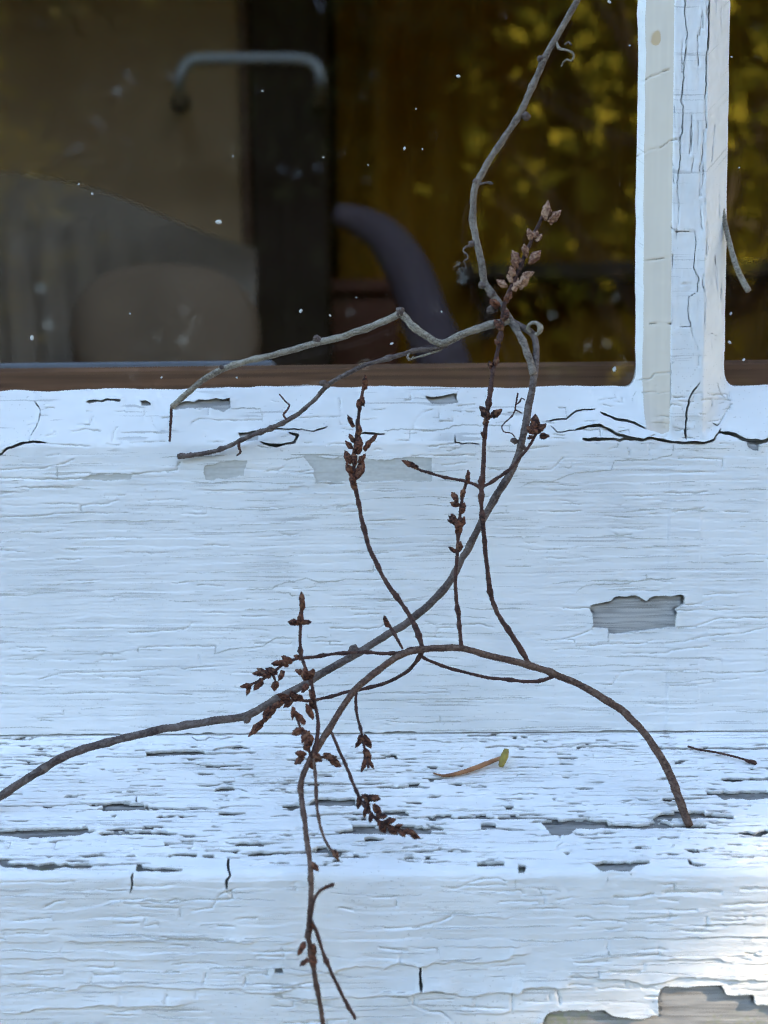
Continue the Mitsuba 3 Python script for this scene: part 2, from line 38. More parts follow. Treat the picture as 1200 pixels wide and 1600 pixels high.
SILL_LINES = [('c',0.96,1,[(-155.16,15.95),(-135.9,16.16),(-129.8,15.76),(-124.54,16.73)]),('c',0.88,1,[(-112.71,16.4),(-109.84,15.97),(-93.95,17.05)]),('c',1.14,1,[(-98.61,43.37),(-92.59,42.2),(-80.19,42.31)]),('c',0.8,1,[(-91.32,42.62),(-90.17,46.67)]),('c',0.88,1,[(-138.67,49.04),(-115.68,48.84),(-114.75,48.05),(-102.24,47.36)]),('c',1.4,1,[(-86.0,49.88),(-80.78,50.71),(-72.62,51.56),(-63.55,51.25)]),('c',1.93,1,[(-98.62,65.69),(-86.11,65.41),(-72.13,65.88)]),('c',1.05,1,[(-84.64,62.12),(-77.08,61.06)]),('c',1.05,1,[(-116.97,42.8),(-110.17,42.04)]),('c',1.89,1,[(-101.92,77.67),(-93.77,77.72)]),('c',1.05,0,[(-125.55,77.51),(-122.01,77.19)]),('c',1.4,1,[(-69.94,77.2),(-64.6,77.24)]),('c',2.56,1,[(-131.86,80.87),(-127.47,81.23),(-123.94,82.26),(-116.29,82.98),(-109.62,82.69),(-97.16,83.43)]),('c',1.05,1,[(-100.51,82.75),(-88.96,82.49),(-77.49,81.89)]),('c',2.16,1,[(-80.99,83.2),(-80.33,85.19),(-66.92,85.28)]),('c',3.24,1,[(-116.08,83.64),(-109.54,84.35)]),('c',0.8,1,[(-82.13,86.49),(-82.38,90.73),(-83.12,94.38)]),('c',1.05,1,[(-78.08,2.03),(-75.09,4.51),(-72.55,4.53),(-71.17,2.11),(-66.33,3.63),(-61.51,1.73)]),('c',1.57,1,[(-67.66,11.28),(-62.85,9.92),(-57.95,9.02),(-53.93,10.96)]),('g',0.5,0.4,[(-55.19,20.19),(-45.38,20.29)]),('c',1.4,1,[(-38.15,19.0),(-33.28,18.6),(-20.53,18.28),(-1.38,18.48)]),('c',1.93,1,[(-1.39,17.56),(2.29,16.22),(3.52,18.53)]),('c',0.79,0,[(-33.73,27.53),(-4.88,27.37)]),('c',1.57,1,[(-39.64,35.63),(-32.62,34.85),(-12.95,35.88),(-1.18,35.57)]),('c',1.05,1,[(-59.86,37.95),(-54.62,38.42),(-50.82,40.52)]),('c',0.88,0,[(-39.21,39.8),(-27.91,40.73),(-13.51,39.62)]),('c',1.22,1,[(-36.39,49.51),(-29.59,48.78)]),('c',1.76,1,[(-58.79,54.0),(-50.18,54.07)]),('c',1.22,1,[(-71.7,50.39),(-63.62,50.85)]),('c',1.22,1,[(-39.15,55.7),(-34.2,55.74)]),('c',1.05,1,[(-27.44,55.79),(-15.15,54.36),(-7.72,54.04)]),('c',1.22,1,[(-13.42,57.81),(-7.61,57.85)]),('c',2.03,1,[(-6.85,69.25),(-1.21,69.29)]),('c',1.75,1,[(-47.55,77.01),(-29.47,76.44),(-25.89,75.78),(-13.07,75.87)]),('c',1.0,1,[(-52.16,79.03),(-51.27,85.05),(-50.49,88.07),(-51.57,89.78),(-51.64,93.0)]),('c',1.4,1,[(35.3,1.36),(39.03,2.38),(47.45,-0.97)]),('c',0.88,0,[(27.8,13.25),(28.92,10.92),(33.42,10.49)]),('c',1.4,1,[(38.36,11.02),(42.17,10.12),(52.06,10.7),(63.16,11.29),(73.2,10.46)]),('c',1.4,1,[(73.2,10.46),(81.87,10.55),(97.95,10.73)]),('c',1.76,1,[(103.81,12.2),(115.99,12.8),(128.38,12.47),(138.05,13.04),(150.29,13.17)]),('c',1.05,0,[(17.88,5.55),(26.1,7.56)]),('c',1.05,0,[(36.18,6.71),(39.91,7.24)]),('c',1.89,1,[(65.77,19.17),(71.92,18.78)]),('c',0.88,0,[(10.86,19.06),(27.96,19.24)]),('c',1.75,1,[(-3.49,38.06),(5.17,38.14),(15.23,38.23)]),('c',1.05,0,[(23.85,53.14),(32.86,53.22),(40.77,52.89),(51.97,53.37)]),('c',1.89,1,[(25.47,56.6),(37.01,57.46)]),('c',1.57,1,[(39.27,57.1),(50.8,57.57),(59.19,58.01)]),('c',1.22,1,[(37.58,63.79),(47.35,64.6)]),('c',1.05,1,[(47.11,66.77),(55.66,67.92)]),('c',2.16,1,[(123.49,34.21),(143.45,33.98)]),('c',1.62,1,[(98.91,46.31),(106.86,46.38),(114.46,46.05)]),('c',1.4,1,[(112.37,53.87),(117.27,53.92)]),('c',1.57,1,[(68.7,39.55),(74.5,39.6)]),('c',0.88,0,[(86.29,40.94),(100.9,40.67)]),('c',2.56,1,[(120.2,66.6),(125.26,67.72),(129.05,65.94)]),('c',0.8,1,[(116.33,67.29),(119.13,67.31)]),('c',1.57,1,[(64.42,67.26),(71.34,67.32)]),('c',1.22,1,[(110.45,61.04),(118.54,61.1)]),('c',1.75,1,[(99.25,81.04),(99.28,83.37),(103.75,83.73)]),('c',0.45,0,[(71.96,87.71),(71.37,91.76)]),('c',0.7,1,[(79.02,87.17),(78.95,89.23)]),('c',0.45,0,[(41.93,90.15),(41.93,93.35)]),('c',0.88,0,[(66.62,4.16),(74.09,4.73)]),('c',0.5,0,[(78.77,14.26),(78.57,19.76)]),('c',1.05,0,[(116.04,26.82),(121.03,25.99)]),('g',0.5,0.4,[(12.18,71.51),(20.76,72.28)]),('c',1.05,1,[(9.95,76.03),(18.5,75.05),(28.03,76.15)]),('c',1.05,0,[(29.49,76.51),(35.4,76.89)]),('c',0.6,0,[(56.99,73.93),(59.47,71.5)]),('g',0.5,0.4,[(56.8,75.32),(61.46,72.57),(63.65,72.23)]),('c',1.05,0,[(81.03,76.17),(84.06,76.88)]),('c',0.6,1,[(103.45,75.3),(103.16,78.03)]),('l',0.35,6,[(-130.23,106.52),(-126.03,106.53),(-123.49,106.11),(-114.48,106.35),(-112.41,107.01),(-110.91,106.15),(-105.03,105.95)]),('l',0.65,9,[(-106.2,109.2),(-105.2,110.5),(-97.87,110.74),(-90.52,110.33),(-79.01,110.58),(-72.73,110.6),(-70.62,109.74),(-63.3,109.55),(-57.66,109.78),(-53.51,110.87),(-45.17,111.12),(-40.97,110.05)]),('l',0.3,4,[(-38.31,112.43),(-29.93,110.51),(-26.81,110.31)]),('l',0.25,4,[(-130.42,111.07),(-126.22,111.09),(-115.71,110.9),(-106.88,110.49)]),('l',0.4,6,[(-130.64,116.29),(-115.91,116.33),(-105.39,115.93),(-103.95,116.8),(-83.39,116.86),(-63.48,116.7)]),('l',0.4,6,[(-130.85,121.31),(-120.32,121.33),(-109.32,119.84),(-105.52,119.63)]),('l',0.3,4,[(-126.8,125.47),(-114.14,125.06)]),('l',0.7,8,[(-116.31,126.8),(-109.55,126.16),(-107.89,127.04),(-101.57,126.84),(-100.05,125.53),(-97.3,125.1),(-93.11,125.55),(-89.56,126.21),(-85.33,125.57),(-78.41,125.8),(-63.74,126.93),(-59.53,126.28),(-47.59,126.75),(-45.94,127.84),(-37.57,128.08),(-34.0,127.65),(-30.22,126.57),(-24.98,126.37)]),('g',0.4,0.3,[(-96.8,122.7),(-96.87,124.88)]),('l',0.75,8,[(-131.39,134.22),(-127.17,134.45),(-124.02,134.9),(-117.23,134.25),(-115.51,133.38),(-111.91,133.17),(-102.43,133.4),(-97.54,132.32),(-90.16,131.9),(-88.08,132.78),(-71.86,132.15),(-63.87,131.73)]),('g',0.4,0.35,[(-87.74,128.62),(-87.86,132.34)]),('g',0.5,0.4,[(-72.19,128.65),(-72.28,131.93)]),('l',0.6,7,[(-33.26,121.56),(-27.0,122.01),(-17.6,121.6),(-15.49,120.08),(-6.1,119.03),(-0.9,120.12)]),('l',0.6,7,[(-32.37,130.27),(-19.4,130.3),(-16.67,129.87),(-1.0,129.25)]),('g',0.4,0.4,[(-59.2,121.49),(-59.52,125.85)]),('g',0.4,0.4,[(-45.82,122.18),(-46.95,125.88)]),('g',0.4,0.35,[(-62.48,126.93),(-62.56,129.77)]),('l',0.25,4,[(-59.41,121.27),(-53.12,120.85),(-45.8,121.09)]),('l',0.8,9,[(-1.95,120.99),(-0.91,120.56),(2.24,118.4),(4.74,118.19),(10.56,119.29),(13.68,118.86),(14.73,118.0),(19.3,118.23),(21.38,117.15),(24.5,117.38),(28.23,118.04),(35.5,117.41),(40.07,116.77),(40.69,115.26),(46.91,115.28)]),('g',0.4,0.4,[(4.79,113.0),(4.53,117.97)]),('c',1.1,1,[(10.77,119.29),(10.94,123.41),(11.12,127.32)]),('l',1.1,9,[(-2.04,129.47),(-0.99,129.03),(8.82,128.62),(10.28,127.75),(17.17,127.12),(18.83,127.77),(22.37,128.22),(24.44,129.53),(29.24,129.1),(32.36,128.02),(43.8,128.05),(44.22,126.53),(52.53,126.12),(55.64,126.77),(61.45,126.14)]),('g',0.5,0.4,[(8.81,129.93),(8.99,132.54),(13.57,134.52),(18.16,134.96),(20.86,138.02)]),('l',0.5,6,[(21.29,135.4),(28.59,135.2),(35.47,135.43),(40.68,134.35),(51.09,134.59)]),('g',0.45,0.4,[(28.82,129.54),(29.01,134.33)]),('g',0.45,0.4,[(40.68,128.26),(40.68,134.35)]),('g',0.45,0.4,[(55.64,127.21),(56.07,132.21)]),('l',0.3,4,[(-0.82,112.76),(9.57,112.79)]),('l',0.35,5,[(21.41,112.61),(32.4,112.65),(45.87,112.47)]),('g',0.4,0.3,[(-0.76,106.29),(9.62,106.11),(17.93,103.98),(22.08,101.21)]),('l',0.3,4,[(24.15,102.29),(32.42,102.74),(41.73,102.78)]),('l',0.75,8,[(57.29,122.88),(61.43,121.8),(65.58,123.33),(71.18,123.56),(76.98,123.79),(83.21,125.76),(87.34,125.12),(89.82,124.69),(94.56,122.97),(102.2,122.99),(109.03,123.87),(126.57,124.13)]),('l',0.3,5,[(61.41,117.91),(71.75,116.43),(84.14,115.39)]),('l',0.4,6,[(86.23,117.33),(95.52,117.14),(107.89,116.96),(109.35,118.04),(113.48,118.49)]),('l',0.45,6,[(80.99,109.78),(88.21,110.02),(93.37,110.46),(98.92,109.83),(109.21,109.65),(126.28,109.49)]),('l',0.35,5,[(99.48,105.54),(110.79,105.37),(126.19,105.2)]),('c',0.88,0,[(76.81,103.32),(84.02,103.35)]),('g',0.5,0.4,[(84.02,103.35),(94.3,102.74)]),('g',0.4,0.3,[(61.34,102.84),(65.47,102.86),(67.53,103.72)]),('g',1.2,0.35,[(90.09,94.82),(98.3,94.64),(107.54,94.67)]),('g',0.5,0.35,[(73.66,96.04),(78.19,96.48),(86.4,95.23)]),('g',0.9,0.35,[(108.63,98.94),(114.78,98.54),(126.05,98.15)]),('g',0.7,0.35,[(114.69,93.63),(125.95,93.67)]),('g',0.4,0.3,[(71.71,110.61),(72.16,116.0)]),('g',0.4,0.3,[(36.98,97.61),(48.95,97.44),(49.98,98.73)]),('g',0.4,0.35,[(49.35,93.38),(51.01,96.59),(51.22,98.74)]),('g',0.4,0.3,[(30.39,90.11),(35.55,89.49),(38.64,90.78)]),('g',0.4,0.3,[(55.13,97.04),(60.28,96.2)]),('g',0.35,0.3,[(-125.38,90.56),(-114.91,90.17),(-106.58,90.64),(-100.28,89.8)]),('g',0.35,0.3,[(-111.06,98.8),(-107.85,97.09),(-104.7,96.67)]),('g',0.35,0.3,[(-71.33,97.65),(-68.16,96.16),(-65.07,97.24)]),('g',0.35,0.3,[(-88.24,104.49),(-80.92,104.3)]),('g',0.35,0.3,[(-54.85,105.47),(-49.64,105.48)]),('g',0.35,0.3,[(-63.06,100.26),(-56.79,99.42),(-53.55,94.71),(-49.36,93.0)]),('g',0.35,0.3,[(-48.54,103.11),(-42.28,102.7)]),('g',0.35,0.3,[(-29.59,90.94),(-29.22,93.51)]),('g',0.35,0.3,[(20.06,92.84),(22.54,93.28),(28.33,90.74),(31.42,89.47)])]
SILL_HOLES = [(0,[(-127.36,8.74),(-123.05,8.79),(-119.61,11.2),(-123.71,14.43),(-125.98,13.47)]),(1,[(-94.48,12.41),(-76.35,11.66),(-71.51,12.18),(-70.45,14.06),(-61.05,13.7),(-50.64,13.34),(-51.46,14.73),(-68.23,15.48),(-93.41,16.14)]),(1,[(-102.14,47.76),(-98.97,46.59),(-87.12,47.89),(-85.56,51.84),(-100.92,52.49)]),(1,[(-138.2,63.19),(-133.74,63.22),(-126.84,62.53),(-103.7,61.6),(-102.76,63.46),(-99.1,63.85),(-105.96,67.08),(-121.18,67.69),(-123.26,68.04),(-132.59,66.52),(-137.02,66.49)]),(1,[(-75.37,70.53),(-65.72,70.95),(-64.57,71.32),(-65.47,72.37),(-74.72,72.65)]),(1,[(-27.05,46.01),(-25.29,44.82),(-11.44,44.95),(-10.79,50.12),(-29.49,49.96)]),(1,[(-17.97,64.47),(-11.86,63.41),(-11.51,61.2),(-0.86,62.39),(7.97,61.72),(18.98,62.55),(23.31,64.05),(15.62,64.36),(15.34,66.54),(-0.8,67.14),(-17.24,65.93)]),(1,[(-60.35,74.5),(-51.9,73.52),(-50.13,70.71),(-42.58,70.41),(-37.07,71.16),(-34.26,71.18),(-41.63,72.89),(-49.79,73.18)]),(1,[(-24.88,75.1),(-23.31,73.02),(-19.65,73.04),(-19.29,75.48)]),(1,[(7.54,35.23),(12.26,34.85),(11.0,39.43),(7.74,39.4)]),(1,[(12.75,45.16),(15.52,44.78),(16.24,43.57),(19.72,43.2),(19.43,44.81),(15.49,45.58)]),(1,[(-0.98,52.55),(6.26,52.61),(7.81,55.32),(9.15,56.09),(-0.94,56.01)]),(1,[(40.82,49.77),(45.36,49.81),(44.89,52.15),(42.38,52.52)]),(1,[(32.32,60.8),(37.83,60.84),(37.77,64.16),(32.05,64.48)]),(1,[(53.41,59.84),(59.14,58.39),(65.72,58.82),(76.78,58.9),(76.59,61.14),(110.25,61.78),(109.56,64.34),(64.87,64.37),(62.2,67.61),(56.14,67.56),(55.0,64.66)]),(1,[(29.76,81.92),(38.99,81.65),(38.77,83.97),(29.6,84.24)]),(1,[(43.0,83.34),(45.7,83.36),(45.02,87.61),(42.76,87.59)]),(1,[(114.39,42.01),(118.98,42.06),(140.73,42.25),(139.15,47.06),(129.98,47.38),(119.24,46.89),(118.19,44.08)]),(1,[(93.08,57.15),(95.82,54.89),(102.24,54.18),(111.25,53.87),(111.19,55.78),(120.95,56.62),(120.18,58.5),(92.75,58.66)]),(1,[(66.53,83.16),(70.98,81.53),(77.17,81.9),(86.47,81.29),(86.03,83.29),(81.48,84.25),(78.82,87.17),(69.02,86.78)]),(0,[(-37.15,128.08),(-34.43,128.09),(-33.83,129.61),(-37.17,129.17)]),(1,[(-37.02,121.55),(-36.36,119.81),(-34.28,119.82),(-33.26,121.56)]),(1,[(50.68,138.74),(51.09,136.55),(53.59,134.6),(61.49,134.18),(70.84,134.2),(73.34,135.94),(79.17,137.04),(83.74,137.05),(86.42,135.97),(88.5,136.19),(88.02,130.1),(88.82,127.29),(90.46,125.99),(98.73,126.23),(108.65,125.82),(110.14,128.64),(113.25,129.29),(118.82,128.87),(119.5,131.91),(123.65,132.57),(126.13,132.79),(131.95,134.54),(142.46,142.17),(140.57,149.8),(82.43,151.92),(50.7,147.49)])]
SPECKS = [(-64.9,202.97,1.1),(-140.81,158.54,0.9),(29.82,257.49,0.75),(8.65,230.31,0.6),(88.26,284.46,0.7),(-33.09,167.87,0.7),(-21.41,165.97,0.45),(-119.99,218.31,0.45),(-114.79,214.53,0.5),(2.89,154.61,0.6),(15.67,229.97,0.35),(-23.27,227.33,0.4),(100.29,263.42,0.4),(96.29,268.05,0.4),(91.31,143.52,0.9),(135.63,263.13,0.4),(137.02,164.85,0.6),(136.71,153.58,0.7),(142.38,146.73,0.6),(-101.25,167.67,0.4),(-89.43,142.22,0.4),(-59.15,141.89,0.4),(139.32,221.16,0.35),(22.81,166.96,0.4),(-10.89,172.87,0.3),(13.28,245.37,0.3),(-46.67,253.05,0.4),(-24.52,260.48,0.35),(-5.72,224.14,0.3),(-58.76,228.31,0.35)]
PANEL_X = [-1890.0,-236.9,-103.4]
HOOP = [(-328.51,1297.0,614.49),(-310.36,1200.0,595.97),(-292.47,1105.0,578.67),(-286.76,1082.0,585.23),(-280.84,1080.0,597.91),(-269.39,1080.0,606.91),(-252.08,1080.0,609.15),(-191.77,1080.0,608.24),(-131.54,1080.0,607.32),(-110.96,1080.0,603.68),(-100.77,1080.0,595.2),(-96.81,1082.0,582.4),(-98.59,1105.0,575.8),(-106.18,1200.0,592.98),(-114.01,1297.0,611.35)]
ARM = [(-82.51,1150.0,414.8,14.8),(-50.79,1150.0,405.47,20.4),(-19.15,1150.0,387.2,25.9),(3.35,1150.0,360.06,30.6),(25.79,1150.0,319.36,33.4),(43.65,1150.0,264.98,35.2),(66.2,1150.0,210.25,38.9),(75.18,1150.0,173.66,40.8)]
TABLE = [-133,24,1400,357]
SHELF = [107.2,375.62,350.92]
CUSHION = [-316.04,240.2,128.57,98.75]
CLOTH = [[-615.5,495.47],[-203.45,393.27]]
VINE = [('stem','vine',np.float64(1.47),np.float64(1.27),[(-142.7,-52.0,-10.93),(-136.46,-53.0,-6.65),(-127.04,-50.0,-0.77),(-113.46,-45.0,6.19),(-97.98,-42.0,10.12),(-82.09,-40.0,13.46),(-63.77,-38.0,15.86),(-51.18,-36.0,17.36),(-40.65,-35.0,22.75),(-28.82,-35.0,29.34),(-13.55,-34.0,38.02),(-0.62,-34.0,45.74),(8.76,-33.0,51.38),(20.52,-32.0,61.74),(27.62,-31.0,72.6),(33.55,-30.0,83.7),(40.74,-28.0,96.35),(47.84,-27.0,107.93),(50.98,-26.0,118.37),(53.54,-24.0,131.17),(55.64,-22.0,141.7),(56.35,-20.0,149.96),(55.17,-18.0,155.49),(51.27,-17.0,158.43),(45.45,-16.0,161.4)]),('stem','vine_mid',np.float64(1.4),np.float64(1.2),[(55.05,-23.0,140.5),(52.47,-21.0,149.94),(50.34,-19.0,154.77),(47.72,-17.0,159.64),(44.36,-15.0,165.73),(40.89,-14.0,170.58),(37.81,-14.0,175.32),(36.64,-14.0,182.36),(35.0,-14.0,189.39),(33.68,-13.0,197.74),(33.95,-13.0,208.2),(35.86,-13.0,212.81),(40.6,-13.0,220.83),(45.8,-13.0,228.36),(50.98,-13.0,236.09),(55.67,-13.0,245.85),(60.33,-13.0,256.48),(64.52,-13.0,263.22),(68.69,-13.0,270.61),(72.61,-13.0,277.3),(77.21,-13.0,286.21)]),('side_shoot','vine_pale',np.float64(1.45),np.float64(1.07),[(46.54,-17.0,160.36),(41.72,-18.0,159.63),(35.73,-19.0,157.98),(29.12,-19.0,155.72),(23.21,-19.0,152.51),(20.13,-19.0,152.54),(16.37,-19.0,154.93),(11.67,-19.0,158.26),(8.4,-18.0,161.89),(6.05,-18.0,163.32),(3.19,-17.0,162.04),(-5.69,-15.0,158.79),(-15.39,-13.0,155.74),(-23.98,-11.0,153.84),(-38.77,-9.0,150.29),(-53.74,-7.0,146.95),(-61.3,-6.0,144.65),(-68.95,-5.0,140.88),(-75.63,-3.0,136.11),(-81.12,-1.0,131.76),(-82.92,-1.0,130.04)]),('side_tip','dark_stem',np.float64(0.58),np.float64(0.39),[(-82.92,-1.0,130.04),(-83.08,-2.0,125.58),(-83.25,-3.0,120.63),(-83.6,-3.0,116.92)]),('side_shoot','vine',np.float64(0.83),np.float64(0.83),[(23.91,-19.0,151.56),(19.21,-18.0,150.74),(10.93,-16.0,149.79),(2.55,-14.0,147.63),(-7.14,-12.0,144.98),(-14.53,-10.0,141.79),(-21.52,-8.0,137.82),(-27.06,-7.0,132.07),(-32.63,-6.0,127.5),(-38.46,-5.0,124.13),(-46.05,-4.0,121.0),(-53.55,-4.0,118.12),(-62.49,-3.0,114.22),(-71.45,-2.0,112.05),(-80.72,-2.0,111.14)]),('tendril','vine_pale',np.float64(0.5),np.float64(0.31),[(64.05,-13.0,262.32),(65.09,-14.0,259.03),(66.89,-16.0,257.67),(68.59,-17.0,256.87),(70.22,-17.0,255.49),(69.45,-16.0,253.8),(67.98,-15.0,254.59),(66.74,-14.0,253.79),(66.04,-14.0,252.44)]),('tendril','vine',np.float64(0.38),np.float64(0.25),[(67.03,-15.0,259.8),(68.42,-15.0,260.68),(69.43,-16.0,259.43)]),('tendril','vine_pale',np.float64(0.81),np.float64(0.62),[(55.41,-18.0,155.25),(57.28,-20.0,155.78),(57.38,-21.0,158.02),(55.74,-21.0,159.43),(53.99,-20.0,159.08),(53.4,-19.0,157.3),(54.34,-19.0,156.12)]),('tendril','vine',np.float64(0.41),np.float64(0.25),[(33.34,-14.0,188.48),(30.91,-15.0,187.89),(29.9,-16.0,186.35),(31.31,-16.0,184.94),(31.54,-16.0,183.54),(30.12,-16.0,182.63),(30.88,-15.0,181.13),(30.4,-15.0,179.73)]),('tendril','dark_stem',np.float64(0.39),np.float64(0.26),[(-37.6,-6.0,124.86),(-38.79,-6.0,126.83),(-37.28,-6.0,128.78),(-36.61,-5.0,130.49),(-38.07,-5.0,131.98),(-39.51,-5.0,133.71),(-40.48,-5.0,134.7)]),('tendril','dark_stem',np.float64(0.51),np.float64(0.32),[(-56.16,-5.0,116.68),(-56.31,-6.0,114.73),(-55.75,-5.0,112.73),(-57.42,-4.0,111.23)]),('tendril','vine',np.float64(0.5),np.float64(0.31),[(34.43,-13.0,210.51),(36.72,-14.0,210.96),(39.0,-15.0,211.18),(40.89,-15.0,210.7)]),('tendril','dark_stem',np.float64(0.32),np.float64(0.22),[(49.53,-20.0,133.63),(49.66,-12.0,129.73),(49.36,-8.0,126.63),(48.2,-5.0,124.7),(46.18,-3.0,122.75),(45.28,-2.0,121.03),(46.27,-2.0,119.29),(48.99,-2.0,118.77),(50.47,-2.0,117.02)]),('tendril','dark_stem',np.float64(0.28),np.float64(0.19),[(49.66,-12.0,129.73),(51.11,-12.0,130.68),(51.72,-13.0,132.09),(52.81,-14.0,131.35)]),('tendril','dark_stem',np.float64(0.29),np.float64(0.19),[(49.74,-9.0,127.83),(51.2,-9.0,127.09),(52.3,-10.0,126.35)]),('tendril','vine_pale',np.float64(0.5),np.float64(0.31),[(21.58,-18.0,150.48),(18.04,-17.0,149.17),(14.49,-16.0,148.09),(10.92,-15.0,147.24),(9.25,-14.0,146.6)]),('tendril','vine_pale',np.float64(0.41),np.float64(0.25),[(9.74,-16.0,149.56),(9.0,-17.0,147.62),(10.18,-17.0,146.67),(11.14,-17.0,147.84)])]
